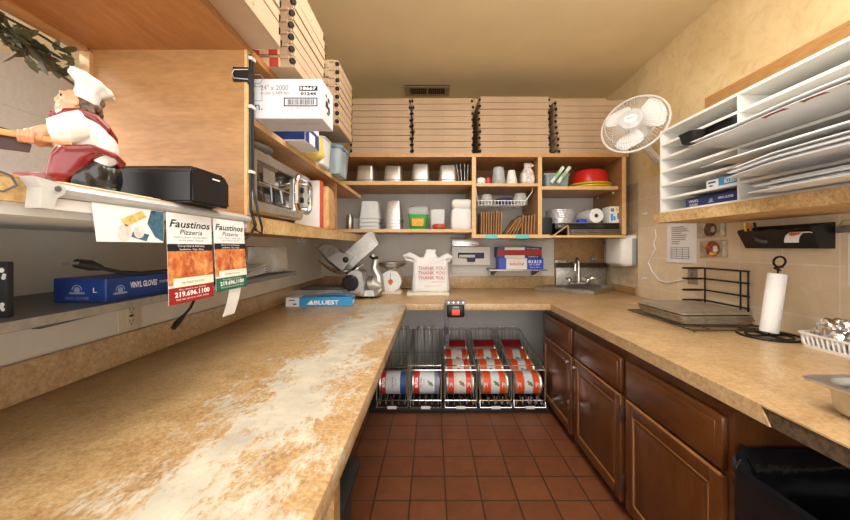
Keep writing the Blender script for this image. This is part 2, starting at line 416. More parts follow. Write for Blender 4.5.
def cabinet(y0, y1, label, knob_side, hinge):
    ym = (y0+y1)/2
    t = T('base_cabinet', label, 'cabinet', (.79,ym,0), 0, 'base cabinets under the right counter')
    g = .002
    mb = Bd(t); mb.box(.79,1.50,y0+g,y1-g,.05,ZC-tz-.001); mb.box(.86,1.48,y0+g,y1-g,0,.05,1); mb.build('carcass', [m_cab, m_slot], t)
    a, b = y0+.018, y1-.018
    mb = Bd(t); mb.box(.770,.7895,a,b,.505,.648,bev=.006); mb.box(.7665,.772,a+.02,b-.02,.525,.628,bev=.003)
    mb.build('drawer', m_cabh, t)
    z0, z1, s = .055, .490, .045
    mb = Bd(t); mb.box(.776,.7895,a+.02,b-.02,z0+.02,z1-.02); mb.box(.774,.777,a+s+.02,b-s-.02,z0+s+.02,z1-s-.02,bev=.001)
    d = mb.build('door', m_cab, t)
    mb = Bd(t)
    for q in ((a,a+s,z0,z1),(b-s,b,z0,z1)): mb.box(.770,.7895,*q,bev=.004)
    for q in ((a+s,b-s,z0,z0+s),(a+s,b-s,z1-s,z1)): mb.box(.7705,.7890,*q,bev=.004)
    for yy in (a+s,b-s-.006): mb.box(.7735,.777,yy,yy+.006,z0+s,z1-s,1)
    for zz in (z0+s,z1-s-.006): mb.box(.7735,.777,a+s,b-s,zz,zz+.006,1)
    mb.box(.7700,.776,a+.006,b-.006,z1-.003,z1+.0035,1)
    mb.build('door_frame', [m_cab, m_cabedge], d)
    if knob_side:
        ky = a+.035 if knob_side == 'near' else b-.025
        mb = Bd(t); mb.cyl((.770,ky,.452),(.763,ky,.452),.004,.005); mb.ell((.760,ky,.452),(.006,.0085,.0085)); mb.build('knob', m_steel, d)
    if hinge:
        hy = a-.006 if hinge == 'near' else b+.006
        for zz in (.115,.395):
            mb = Bd(t); mb.box(.768,.7895,hy-.007,hy+.006,zz,zz+.055,bev=.002); mb.cyl((.767,hy,zz-.004),(.767,hy,zz+.059),.004); mb.build('hinge', m_brownd, d)
    return t
cabinet(1.885,2.40,'dark wood base cabinet farthest from view beside the can racks','near',None)
cabinet(1.385,1.885,'middle dark wood base cabinet with two exposed hinges','far','near')
cabinet(.894,1.385,'dark wood base cabinet nearest the black trash bag',None,None)

# trash can with bag
t = T('trash_can','trash can lined with a black bag beyond the last cabinet','trash can',(.975,.635,0))
mb = MB(); pan_mb(.42,.46,.55,.84,.006,.05,mb=mb); mb.build('bin', m_blackm, t)
random.seed(3)
mb = MB(); n = 44
def bagring(w, d, z, j, dz=0):
    base = rrect(w,d,.07,10)
    return [(p[0]*(1+random.uniform(-j,j)), p[1]*(1+random.uniform(-j,j)), z+dz*math.sin(i*2.3)+random.uniform(-j,j)*.45) for i, p in enumerate(base)]
mb.loft([bagring(.47,.485,.40,.02,.012),bagring(.475,.49,.47,.018,.008),bagring(.48,.492,.535,.016,.006),bagring(.482,.494,.565,.012,.006),bagring(.474,.486,.585,.012,.010),bagring(.452,.466,.572,.016,.008),bagring(.42,.44,.53,.02,.006),bagring(.37,.39,.40,.02),bagring(.28,.3,.12,.03)], c0=False)
L(mb.build('bag_liner', m_bag, t, ang=.55),'glossy black bag folded over the rim')

# ================================================================== wooden shelving
SX, PY, LZ = -.53, .979, 1.192
t = T('shelf_unit','honey plywood shelf unit along the left wall over the counter','shelf',(SX,PY,LZ))
mb = Bd(t); mb.box(WL-.02,SX,-.25,2.555,LZ-.034,LZ-.004); mb.box(SX-.004,SX,PY,2.555,LZ-.05,LZ-.034,1); mb.build('ledge', [m_osb,m_osb], t)
mb = Bd(t); mb.box(WL-.02,SX+.001,-.25,2.555,LZ-.004,LZ,bev=.001); mb.build('ledge_facing', m_plyh, t)
mb = Bd(t); mb.box(WL-.02,SX-.012,-.25,.99,LZ-.05,LZ-.034); mb.build('ledge_underside', m_whitep, t)
mb = Bd(t); mb.box(WL-.02,SX-.005,PY,PY+.02,LZ,1.663); mb.build('side_panel', m_ply, t)
mb = Bd(t); mb.box(SX-.005,SX+.002,PY-.001,PY+.021,LZ,1.663); mb.build('panel_edge', m_pine, t)
mb = Bd(t); mb.box(WL-.012,WL+.016,PY-.012,PY,LZ,1.651); mb.build('corner_batten', m_pine, t)
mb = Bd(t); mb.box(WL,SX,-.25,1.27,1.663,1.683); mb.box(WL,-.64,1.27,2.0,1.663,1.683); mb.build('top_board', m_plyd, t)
mb = Bd(t); mb.box(WL-.02,WL+.012,-.25,.966,1.652,1.663); mb.build('top_batten', m_plyh, t)
mb = Bd(t); mb.box(WL,SX,PY+.021,2.555,1.462,1.480); mb.build('middle_shelf', m_plyh, t)
mb = Bd(t); mb.box(SX,SX+.003,PY+.021,2.555,1.461,1.481); mb.build('shelf_lip', m_pine, t)
mb = Bd(t); mb.box(WL,SX-.01,1.93,1.948,LZ,1.462); mb.build('divider', m_ply, t)

SH = 2.567
def Z(py): return V(py, SH)
t = T('shelf_unit','pine shelf unit of three bays across the back wall','shelf',(0,SH,Z(238)))
x0, xa, xb, xc, xd = -.975, .299, .793, 1.422, 1.452
mb = Bd(t); mb.box(x0,xd+.02,SH-.004,WB-.001,Z(157),Z(153.5)); mb.build('top_board', m_plyh, t)
Z1a, Z1b, Z2m, Z2b, Z3m = Z(181), Z(229), Z(183.3), Z(234.5), Z(186.3)
def shelf(xl, xr, zt, th=.024, nm='shelf'):
    mb = Bd(t); mb.box(xl,xr,SH+.004,WB-.03,zt-th,zt); mb.box(xl,xr,SH,SH+.004,zt-th,zt,1); mb.build(nm, [m_plyh,m_pine], t)
shelf(x0,xa-.001,Z1a,.028); shelf(x0,xa-.001,Z1b,.024); shelf(xa+.031,xb-.001,Z2m,.022); shelf(xa-.002,xb+.09,Z2b,.026); shelf(xb+.031,xc-.03,Z3m,.024)
shelf(xb+.091,1.452,Z2b-.006,.016)
for xl, xr, nm, zb in ((xa,xa+.030,'divider',Z2b),(xb,xb+.030,'divider',Z2b),(xc,xd,'side_panel',Z2b)):
    mb = Bd(t); mb.box(xl,xr,SH+.003,WB-.03,zb,Z(157)); mb.box(xl,xr,SH-.001,SH+.003,zb,Z(157),1); mb.build(nm, [m_ply,m_pine], t)
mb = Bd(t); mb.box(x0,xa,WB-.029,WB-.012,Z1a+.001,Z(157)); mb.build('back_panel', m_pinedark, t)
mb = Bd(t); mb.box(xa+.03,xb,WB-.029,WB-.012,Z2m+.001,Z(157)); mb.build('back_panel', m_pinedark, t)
mb = Bd(t); mb.box(xb+.03,xc,WB-.029,WB-.012,Z3m+.001,Z(157)); mb.build('back_panel', m_ply, t)
mb = Bd(t); mb.box(xb+.09,1.50,WB-.030,WB-.012,Z2b-.02,Z2b+.10); mb.build('cleat', m_ply, t)
for xx, ww in ((485,12),(516,13)):
    mb = Bd(t); xl = U(xx,SH); mb.box(xl,xl+ww*.0075,SH-.0035,SH-.0005,Z2b-.030,Z2b-.002); L(mb.build('tape_label', m_teal, t),'teal strip of tape')
for k in range(2):
    mb = Bd(t); mb.ell((xc-.012,SH+.10+k*.25,Z3m-.035),(.008,.008,.008)); mb.build('shelf_peg', m_white, t)

# ================================================================== pizza boxes
m_check, nt_, b_ = newmat('red_checked_card')
ch = N(nt_,'ShaderNodeTexChecker', Scale=34.0); ch.inputs['Color1'].default_value = lin((186,64,48)); ch.inputs['Color2'].default_value = lin((226,196,160))
nt_.links.new(coords(nt_), ch.inputs['Vector']); nt_.links.new(ch.outputs[0], b_.inputs['Base Color']); b_.inputs['Roughness'].default_value = .8
random.seed(11)
def pizza_box_mesh(w, d, h, nm, check=False):
    """box with front flap, side ears that stand proud and dark vent holes beside the corners"""
    mb = MB(); g = .0012
    mb.box(-w/2+.004,w/2-.004,-d/2+.004,d/2-.004,0,h-g,0,bev=.0015,seg=1)      # tray
    mb.box(-w/2+.010,w/2-.010,-d/2,-d/2+.005,.002,h-g-.001,0,bev=.001,seg=1)    # front flap
    mb.box(-w/2,w/2,-d/2+.016,d/2-.002,h*.72,h-g,0,bev=.001,seg=1)              # lid
    for sx in (-1,1):
        mb.box(min(sx*w/2,sx*(w/2-.008)),max(sx*w/2,sx*(w/2-.008)),-d/2+.045,d/2-.01,.001,h-.004,2 if check else 0)
        mb.cyl((sx*(w/2-.0055),-d/2+.0075,h*.5),(sx*(w/2-.001),-d/2+.0015,h*.5),.010,.010,10,1)
    mb.cyl((0,-d/2+.002,h*.62),(0,-d/2-.0005,h*.62),.0045,.0045,8,3)
    o = mb.build(nm, [m_card, m_slot, m_check, m_kraft], ang=.5)
    return o
def stack(n, loc, w, d, h, rz, where, group, jit=.006, rot=.012, check=False, lean=(0,0)):
    first = None
    for k in range(n):
        lab = 'kraft pizza box, %s in %s' % (ORD[n-1-k] if k else 'lowest', where)
        if first is None: first = o = pizza_box_mesh(w,d,h,'pizza_box',check)
        else: o = first.copy(); col.objects.link(o)
        o.location = (loc[0]+random.uniform(-jit,jit)+lean[0]*k, loc[1]+random.uniform(-jit,jit)*.6+lean[1]*k, loc[2]+h*k)
        o.rotation_euler = (0,0,rz+random.uniform(-rot,rot))
        S(o, lab, 'pizza box', group)
zt = Z(153.5)
hb = .0466
stack(9,(-.385,2.802,zt),.455,.44,hb,0,'the left stack on the back shelf','pizza boxes on the back shelf')
stack(9,(.080,2.797,zt),.455,.44,hb+.0003,0,'the stack below the ceiling vent','pizza boxes on the back shelf')
stack(9,(.622,2.80,zt),.530,.44,.0482,0,'the wide stack between vent and fan','pizza boxes on the back shelf')
stack(9,(1.218,2.81,zt),.53,.44,.0455,0,'the stack behind the wall fan','pizza boxes on the back shelf',rot=.01,jit=.004,lean=(-.003,0))
hl = .0385
zl = 1.6835
XF = -.448   # faces of the side boxes
stack(8,(XF-.255,.855,zl),.325,.51,hl,PI/2,'the nearest stack above the chef','pizza boxes on the left shelf',jit=.003,rot=.006,check=True)
stack(8,(XF-.255,1.272,zl),.33,.51,hl,PI/2,'the second stack above the white carton','pizza boxes on the left shelf',jit=.003,rot=.006,check=True)
stack(8,(XF-.253,1.785,zl),.29,.50,hl+.0008,PI/2,'the stack in the far left corner','pizza boxes on the left shelf',jit=.003,rot=.006,check=False)
# ================================================================== things on the back shelves
def flip(h): return MB().at(0,0,h,rx=PI)
G1 = 'steel pans upside down on the top shelf'
names = ['leftmost of the four steel pans upside down on the top shelf','second from left of the four upside-down steel pans','third from left of the upside-down steel pans, the tallest','rightmost upside-down steel pan, beside the upright lids']
for k, (px, hh) in enumerate(((367,.136),(394,.134),(421,.15),(447.5,.14))):
    if k == 0:
        t0 = t = T('steel_pan', names[k], 'pan', (U(px,2.72),2.72,Z1a), 0, G1)
        mb = flip(.136); pan_mb(.148,.18,.136,.86,.010,.03,mb=mb); mb.build('body', m_steel, t)
        mb = MB(); mb.loft([rrect(.150,.182,.03,z=.018),rrect(.153,.185,.03,z=.022),rrect(.150,.182,.03,z=.026)]); mb.build('stacking_bead', m_steel2, t)
    else:
        o = cpy(t0, (U(px,2.72),2.72,Z1a), random.uniform(-.04,.04), names[k], G1); o.scale = (1,1,hh/.136)
tilts = (-.22,-.14,-.07,0,.02)
for k, px in enumerate((457,459.2,461.6,464.6,467.4)):
    t = T('pan_lid', 'thin steel lid on edge, %s of five at the right end' % ['leftmost','second from left','middle','fourth from left','rightmost'][k], 'lid', (U(px,2.68),2.77,Z1a), 0, 'steel lids on edge on the top shelf')
    mb = MB().at(0,0,.004,ry=tilts[k]); mb.box(-.002,.002,-.10,.10,0,.15,bev=.0015,seg=1); mb.build('plate', m_steel, t)
    mb = MB().at(0,0,.004,ry=tilts[k]); mb.tube([(0,-.03,.15),(0,-.03,.158),(0,.03,.158),(0,.03,.15)],.002); mb.build('handle', m_steel2, t)

def nest(n, px, w, d, h, step, mat, nm, cat, lab, group, Y=2.74, zb=None, r=.02):
    f0 = None
    for k in range(n):
        l = lab % (ORD[n-1-k] if k else 'lowest')
        loc = (U(px,Y)+random.uniform(-.003,.003),Y,zb+step*k+.0005*k)
        if f0 is None:
            mb = flip(h); pan_mb(w,d,h,.85,.008,r,mb=mb,rz=.006); f0 = o = mb.build(nm, mat)
        else: o = f0.copy(); col.objects.link(o)
        o.location = loc; S(o, l, cat, group)
nest(4,371,.155,.20,.135,.028,m_cloudy,'plastic_container','container','cloudy plastic container upside down, %s of the nested stack','cloudy containers upside down',zb=Z1b)
nest(4,394,.132,.19,.155,.024,m_steel,'steel_pan','pan','narrow steel pan upside down, %s of the stack beside the green tub','narrow steel pans upside down',zb=Z1b)
# green tub
t = T('plastic_tub','green plastic tub with an orange label on the middle shelf','tub',(U(418,2.68),2.72,Z1b))
mb = MB(); pan_mb(.150,.15,.118,.80,.006,.02,mb=mb); mb.build('body', m_green, t)
mb = MB(); mb.prism([(-.045,.028),(.042,.026),(.046,.085),(-.044,.087)],-.0725,-.0715,'y'); L(mb.build('label', m_orange, t),'orange paper label')
mb = MB(); random.seed(2)
mb.loft([[(p[0]*(1+random.uniform(-.06,.06)),p[1],z+random.uniform(-.006,.006)) for p in rrect(w,d,.03,5)] for w,d,z in ((.13,.12,.05),(.15,.14,.119),(.16,.15,.135),(.150,.14,.160),(.10,.09,.170))])
S(mb.build('plastic_bag', m_clear, ang=1.0),'clear bag of white lids filling the green tub','bag').location = (U(418,2.68),2.72,Z1b+.012)
o = MB(); pan_mb(.118,.14,.165,.9,.005,.015,mb=o); S(o.build('plastic_container', m_cloudy),'tall cloudy square container behind the orange red bowl','container').location = (U(437.5,2.75),2.78,Z1b)
mb = MB(); mb.lathe([(.030,0),(.050,.010),(.053,.026),(.050,.036),(.038,.042),(.015,.044)],28); S(mb.build('small_bowl', m_orangered),'small orange red round dish in front of the tall cloudy container','dish').location = (U(439,2.63),2.645,Z1b)
t = T('takeout_boxes','white wrapped bundle of takeout boxes at right end of middle shelf','takeout boxes',(U(461.5,2.70),2.74,Z1b))
mb = MB(); random.seed(5)
mb.loft([[(p[0]*(1+random.uniform(-.025,.025)),p[1]*(1+random.uniform(-.02,.02)),z) for p in rrect(w,d,.02,4)] for w,d,z in ((.155,.17,0),(.168,.19,.02),(.17,.19,.07),(.165,.19,.12),(.155,.18,.155),(.14,.16,.165))])
mb.build('lower_bundle', m_paper, t, ang=.9)
mb = MB()
mb.loft([[(p[0]*(1+random.uniform(-.03,.03))+.004,p[1],z+random.uniform(-.003,.003)) for p in rrect(w,d,.02,4)] for w,d,z in ((.13,.15,.165),(.16,.17,.172),(.168,.18,.20),(.165,.18,.225),(.13,.15,.236))])
mb.build('upper_bundle', m_whitep, t, ang=.9)
mb = MB().at(U(349,2.68),2.70,Z1b); mb.lathe([(.026,0),(.03,.006),(.03,.09),(.022,.108),(.022,.12)],20); S(mb.build('steel_shaker', m_steel),'slim steel shaker at the left end of middle shelf','shaker')
mb = MB().at(U(356,2.80),2.84,Z1b); pan_mb(.09,.12,.10,.9,.004,.012,mb=mb); S(mb.build('plastic_container', m_cloudy),'small cloudy box beside the steel shaker','container')

# middle bay, upper
yz = 2.66
t = T('snack_packet','white and red packet lying at left of the cup shelf','packet',(U(483,yz),yz,Z2m))
mb = MB(); mb.loft([rrect(.05,.10,.015,z=0,ox=-.02),rrect(.07,.12,.02,z=.02,ox=-.02),rrect(.06,.11,.02,z=.048,ox=-.02),rrect(.02,.08,.008,z=.056,ox=-.02)]); mb.build('wrapper', m_paper, t)
mb = MB(); mb.box(.018,.052,-.05,.05,.0,.055,bev=.008); mb.build('red_end', m_red, t)
def cups(n, px, Y, zb, r0, r1, h, step, mat, nm, lab, group, up=False):
    f0 = None
    for k in range(n):
        l = lab % (ORD[n-1-k] if k else 'lowest')
        if f0 is None:
            P = [(r1,0),(r1+.003,.001),(r1+.003,.006),(r1,.007),(r0,h-.002),(r0-.004,h),(r0-.005,h-.004),(r1-.003,.004)] if not up else [(r0-.004,0),(r0,.002),(r1,h-.006),(r1+.003,h-.005),(r1+.003,h),(r1-.002,h),(r0-.002,.004)]
            f0 = o = MB().lathe(P,24).build(nm, mat)
        else: o = f0.copy(); col.objects.link(o)
        o.location = (U(px,Y),Y,zb+step*k); S(o, l, 'cup', group)
cups(3,498.5,yz,Z2m,.040,.052,.11,.014,m_clear,'plastic_cup','clear plastic cup upside down, %s of the stack on the cup shelf','clear cups on the shelf')
mb = MB().at(U(498.5,yz),yz,Z2m+.002); mb.lathe([(.03,0),(.034,.004),(.034,.028),(.028,.034)],20); S(mb.build('candy_pile', plain('pink_red_candy',(206,80,80),.4,var=.25,sc=60)),'pink red sweets under the clear cup stack','candy',kind='stuff')
cups(4,511.5,yz+.01,Z2m,.026,.040,.08,.013,m_white,'foam_cup','white cup upside down, %s of the stack','white cups on the shelf')
t = T('candy_bag','clear bag of red and white sweets, top twisted, at right of cup shelf','bag',(U(527,yz),yz,Z2m))
mb = MB(); random.seed(8)
mb.loft([[(p[0]*(1+random.uniform(-.1,.1)),p[1]*(1+random.uniform(-.1,.1)),z) for p in rrect(w,d,.02,4,ox=ox)] for w,d,z,ox in ((.08,.07,0,0),(.10,.09,.02,0),(.10,.09,.06,0),(.085,.08,.10,.0),(.05,.05,.135,.004),(.085,.04,.15,.018),(.06,.02,.172,.006))])
mb.build('wrap', plain('red_white_sweets',(224,190,186),.3,var=.3,sc=45), t, ang=1.0)
# wire basket
Yb0, Yb1 = 2.62, 2.92
zb, zt_ = Z(204.5), Z2m-.0235
t = T('wire_basket','white wire basket hanging under the cup shelf','basket',(U(507,2.64),2.75,zb))
xl, xr = xa+.036, xb-.006
mb = Bd(t)
for k in range(15):
    x = xl+.02+(xr-xl-.10)*k/14; mb.tube([(x,Yb0,zb+.035),(x,Yb0,zb+.004),(x,Yb1,zb+.004),(x,Yb1,zb+.035)],.0022,5)
for y in (Yb0,2.72,2.82,Yb1): mb.tube([(xl+.015,y,zb+.002),(xr-.075,y,zb+.002)],.0022,5)
mb.tube([(xl+.01,Yb0,zb+.036),(xr-.07,Yb0,zb+.036),(xr-.07,Yb1,zb+.036),(xl+.01,Yb1,zb+.036)],.0035,6,closed=True)
mb.build('wire_tray', m_white, t)
for side, x, xo in ((0,xl+.012,xl+.004),(1,xr-.07,xr-.02)):
    for y in (Yb0+.004,Yb1-.004):
        mb = Bd(t); mb.tube([(x,y,zb+.036),(xo,y,zt_-.03),(xo,y,zt_)],.003,6); mb.build('hanger', m_white, t)
zc_ = zb+.0065
cups(3,486.5,2.69,zc_,.040,.050,.06,.012,m_clear,'deli_cup','clear deli cup, %s of the left stack in the wire basket','clear deli cups, left stack')
cups(3,520,2.69,zc_,.046,.058,.065,.014,m_clear,'deli_cup','clear deli cup, %s of the right stack in the wire basket','clear deli cups, right stack')
mb = MB().at(U(504,2.70),2.70,zc_); mb.lathe([(.04,0),(.06,.01),(.066,.05),(.069,.052),(.062,.052),(.055,.012)],26); S(mb.build('plastic_bowl', m_navy),'dark blue bowl in the middle of the wire basket','bowl')
# kraft bags in a row
random.seed(21)
def bagrow(n, x0p, x1p, zh, tilt, where, group, ybase=2.63):
    for k in range(n):
        px = x0p+(x1p-x0p)*k/max(1,n-1); h = zh+random.uniform(-.008,.008); ti = tilt(k)
        mb = MB().at(0,0,.0,ry=ti); w = random.uniform(.008,.0115)
        mb.box(-w/2,w/2,0,.20,.004*abs(ti)*2,h,bev=.0025,seg=1); mb.box(-w/2-.0012,w/2-.004,.003,.19,h-.02,h+.004)
        o = mb.build('paper_bag', m_kraft); o.location = (U(px,ybase),ybase,Z2b+abs(ti)*w*.6)
        S(o, 'flat brown paper bag on edge, %s from left %s' % (['first','second','third','fourth','fifth','sixth','seventh','eighth','ninth'][k], where), 'paper bag', group)
bagrow(9,481.5,501,.172,lambda k:.02*random.uniform(0,1)+.004*k,'in the upright row under the basket','upright paper bags')
bagrow(4,506.5,516.5,.15,lambda k:.62-.07*k,'of the leaning group of bags','leaning paper bags',2.66)
bagrow(5,522.5,534,.15,lambda k:.05,'in the right group of bags','right paper bags',2.63)

# right bay, upper
t = T('plastic_container','clear lidded container at left of the right bay','container',(U(555.5,2.68),2.73,Z3m))
mb = MB(); pan_mb(.185,.2,.10,.9,.004,.02,mb=mb); mb.build('tub', m_bluish, t)
mb = MB(); mb.loft([rrect(.20,.215,.025,z=.1003),rrect(.203,.218,.025,z=.112),rrect(.17,.18,.02,z=.116)]); mb.build('lid', m_clear, t)
m_str = bands('green_white_stripes',0,[(0,(220,232,220)),(.32,(150,196,140)),(.62,(226,236,226))],.5)
for k,(xo,nm) in enumerate(((-.018,'left'),(.032,'right'))):
    mb = MB(); mb.tube([(-.05,-.135,.03),(.048,-.118,.152)],.0135,10)
    S(mb.build('wrapped_roll', m_str),'green and white wrapped roll leaning on clear container, the %s one' % nm,'roll').location = (U(556,2.68)+xo,2.73,Z3m)
    # short foot of the roll rests on the shelf
t = T('bowl','big red plastic bowl turned upside down on yellow green plates','bowl',(U(592,2.70),2.738,Z3m+.043))
mb = MB(); mb.lathe([(.142,0),(.146,.002),(.146,.008),(.138,.010),(.134,.06),(.118,.098),(.085,.112),(.04,.115)],40); mb.build('body', m_red, t)
for k,(r,z,m,nm) in enumerate(((.158,0,m_yel2,'lower yellow plate under the red bowl'),(.156,.021,m_yel,'upper green yellow plate under the red bowl'))):
    mb = MB(); mb.lathe([(r-.03,0),(r-.02,.002),(r,.014),(r,.0205),(r-.008,.0205),(r-.028,.008)],40)
    S(mb.build('plate', m),nm,'plate').location = (U(592,2.70),2.738,Z3m+z)
# right bay, lower
zs = Z2b-.006
for k in range(3):
    mb = MB(); mb.loft([rrect(.38,.36,.02,z=0),rrect(.40,.38,.02,z=.011),rrect(.395,.375,.02,z=.0145),rrect(.37,.35,.02,z=.004)])
    S(mb.build('sheet_tray', m_steel),'thin silver tray, %s of three under the black warmer' % ['lowest','middle','top'][k],'tray').location = (1.235,2.772,zs+.0155*k)
zk = zs+.047
t = T('black_warmer','long low black tray warmer with dark glass front','appliance',(1.18,2.80,zk))
mb = MB(); mb.box(-.25,.235,-.21,.19,0,.046,bev=.006); mb.build('housing', m_black, t)
mb = MB(); mb.box(-.23,.12,-.2125,-.2105,.008,.038,bev=.0008); mb.build('glass_front', m_glass, t)
mb = MB(); mb.box(-.25,.235,-.208,.19,.0462,.0492,bev=.001); mb.build('steel_top', m_steel, t)
zw = zk+.0495
f0 = None
for k in range(6):
    if f0 is None:
        mb = MB()
        rings = [[(1.0*r*math.cos(a)*(1+.012*math.sin(18*a)), r*math.sin(a)*(1+.012*math.sin(18*a)), z) for a in [2*PI*i/72 for i in range(72)]] for r,z in ((.085,0),(.088,.003),(.106,.036),(.113,.036),(.113,.040),(.105,.039),(.086,.005))]
        f0 = o = mb.loft(rings).build('foil_pan', m_foil)
    else: o = f0.copy(); col.objects.link(o)
    o.location = (U(562,2.72)+random.uniform(-.003,.003),2.755,zw+.0135*k); o.rotation_euler = (0,0,random.uniform(0,.4))
    S(o,'round foil pan, %s of the stack on the black warmer' % (ORD[5-k] if k else 'lowest'),'foil pan','round foil pans')
mb = MB().at(U(582,2.65),2.66,zw); mb.box(-.028,.028,-.03,.03,0,.03,bev=.004); S(mb.build('sponge', m_bblue),'small blue block between foil pans and paper roll','block')
t = T('paper_roll','white paper roll seen end on, on the black warmer','paper roll',(U(594.5,2.63),2.60,zw+.054))
mb = MB(); prof = [(.016,0),(.054,0),(.054,.24),(.016,.24)]
mb.M = Matrix.Rotation(-PI/2,4,'X'); mb.loft([[(r*math.cos(a),r*math.sin(a),z) for a in [2*PI*i/30 for i in range(30)]] for r,z in prof],loop=True); mb.build('roll', m_paper, t)
mb = MB(); mb.M = Matrix.Rotation(-PI/2,4,'X'); mb.loft([[(r*math.cos(a),r*math.sin(a),z) for a in [2*PI*i/24 for i in range(24)]] for r,z in ((.011,-.001),(.0158,-.001),(.0158,.24),(.011,.24))],loop=True); mb.build('core', m_inkgrey, t)
t = T('cup_box','small white printed carton at right end of the shelf','carton',(U(615.3,2.63),2.67,zw))
mb = MB(); mb.box(-.052,.036,-.06,.06,0,.125,bev=.001); mb.build('box', m_paper, t)
mb = MB(); mb.box(-.046,-.028,-.061,-.0602,.015,.07); mb.box(-.024,-.010,-.061,-.0602,.02,.05); mb.build('blue_print', m_sky, t)
mb = MB(); mb.box(-.006,.012,-.061,-.0602,.085,.11); mb.build('yellow_sticker', m_yel2, t)
mb = MB(); mb.box(.004,.026,-.061,-.0602,.03,.075); mb.box(-.046,-.02,-.061,-.0602,.085,.11); mb.build('grey_print', m_inkgrey, t)
mb = MB().at(U(606,2.80),2.81,zw); mb.prism([(-.10,0),(.05,0),(.05,.115),(-.02,.112),(-.10,.075)],-.06,.06,'y'); S(mb.build('red_carton', m_maroon),'red carton behind the paper roll','carton')
mb = MB().at(U(547,2.62),2.70,Z2b); mb.box(-.040,.038,-.09,.09,0,.13,bev=.006); S(mb.build('black_carton', m_blackm),'plain black box at the left end under the foil pans','box')
t = T('cardboard_flap','folded kraft cardboard lying on the bottom shelf edge','cardboard',(U(561,2.59),2.59,zs))
mb = MB(); mb.prism([(-.065,.0),(.045,.078),(.05,.074),(-.05,.0)],-.012,.002,'y'); mb.build('panel', m_card2, t)
mb = MB(); mb.prism([(.045,.0),(.062,.0),(.054,.074),(.046,.070)],-.012,.002,'y'); mb.build('fold', m_kraft, t)

# ================================================================== on the back wall
t = T('paper_dispenser','white wall dispenser with a slot window showing the roll','dispenser',(U(471,2.92),2.92,V(265,2.92)))
x0, x1, z0, z1 = U(452,2.92), U(490,2.92), V(265,2.92), V(246.5,2.92)
mb = Bd(t); mb.box(x0,x1,2.922,3.04,z0,z1,bev=.004); mb.build('housing', m_whitep, t)
mb = Bd(t); mb.prism([(x0+.05,z0+.105),(x1-.05,z0+.105),(x1-.05,z0+.055),(x0+.20,z0+.055),(x0+.195,z0+.025),(x0+.13,z0+.025),(x0+.125,z0+.055),(x0+.05,z0+.06)],2.9185,2.9215,'y'); L(mb.build('slot', plain('dark_slot_blue',(40,42,78),.5), t),'dark blue slot')
mb = Bd(t); mb.cyl((x0+.06,2.917,z0+.075),(x1-.13,2.917,z0+.075),.013,.013,12); mb.build('paper', m_paper, t)
mb = Bd(t); mb.box(x0,x1,3.036,3.05,z0-.075,z0-.001); mb.build('back_plate', m_whitep, t)
t = T('steel_holder','low bright steel holder above the white dispenser','holder',(x0+.1,2.98,z1))
mb = Bd(t); mb.box(x0,U(479,2.96),2.95,3.048,z1+.001,z1+.066,bev=.005); mb.build('body', m_steel, t)
mb = Bd(t); mb.box(x0+.01,U(477,2.96),2.944,2.951,z1+.006,z1+.02,bev=.001); mb.build('lip', m_chrome, t)
t = T('peg_rail','short pale rail of pegs on the wall under the paper bags','peg rail',(U(527,3.04),3.05,V(241,3.04)))
mb = Bd(t); mb.box(U(509,3.04),U(547,3.04),3.042,3.05,V(242,3.04),V(239.5,3.04),bev=.002); mb.build('rail', m_outlet, t)
for k in range(8):
    x = U(511.5+k*4.7,3.03); z = V(241,3.03); mb = Bd(t); mb.tube([(x,3.042,z),(x,3.024,z-.004),(x,3.016,z+.010)],.0038,6); mb.build('peg', m_outlet, t)
x0, x1, zg = U(489.5,2.84), U(547,2.84), V(269.5,2.84)
t = T('small_shelf','small grey metal wall shelf holding two foil cutter boxes','shelf',((x0+x1)/2,2.84,zg))
mb = Bd(t); mb.box(x0,x1,2.83,3.049,zg-.012,zg,bev=.002); mb.build('board', m_steel2, t)
for x in (x0+.05,x1-.07):
    mb = Bd(t); mb.prism([(2.86,zg-.012),(3.049,zg-.012),(3.049,zg-.06),(3.03,zg-.06)],x,x+.02,'x'); mb.build('bracket', m_greyd, t)
def chefbox(zb, xo, yo, top, label):
    t = T('foil_box', label, 'carton', (U(520.5,2.86)+xo,2.92+yo,zb))
    w, d, h = .375, .12, .092
    st = [(0,(44,74,196)),(.17,(236,232,226)),(.63,(44,74,196))] if not top else [(0,(34,44,110)),(.17,(232,226,214)),(.62,(34,44,110))]
    mb = MB(); mb.box(-w/2,w/2,-d/2,d/2,0,h,bev=.002,seg=1); mb.build('box', bands('foil_box_print' if not top else 'foil_box_print_red',0,st), t)
    fy = -d/2-.0003
    if top:
        mb = MB(); mb.box(-w/2+.001,w/2-.001,fy-.0008,fy,.024,.068); mb.build('red_band', plain('red_print',(168,40,26),.5), t)
        text('FOODSERVICE', frame((.115,fy,.079),(1,0,0),(0,0,1)),.10,.010,m_inkwhite,t); text('ALUMINUM FOIL', frame((.115,fy,.012),(1,0,0),(0,0,1)),.08,.010,m_inkwhite,t)
    else:
        text('AmberChef', frame((-.035,fy,.045),(1,0,0),(0,0,1)),.12,.024,m_inkred,t,bold=.02)
        text('81213', frame((.115,fy,.064),(1,0,0),(0,0,1)),.11,.024,m_inkwhite,t,bold=.03)
        text('18" x 500\'', frame((.115,fy,.040),(1,0,0),(0,0,1)),.09,.014,m_inkwhite,t); text('45 cm x 152 m', frame((.115,fy,.018),(1,0,0),(0,0,1)),.08,.009,m_inkwhite,t)
    return t
chefbox(zg+.0005,.003,-.005,False,'blue and white foil cutter box, lower of two on the wall shelf')
t = chefbox(zg+.093,-.008,.004,True,'red banded foil cutter box, upper of two on the wall shelf')
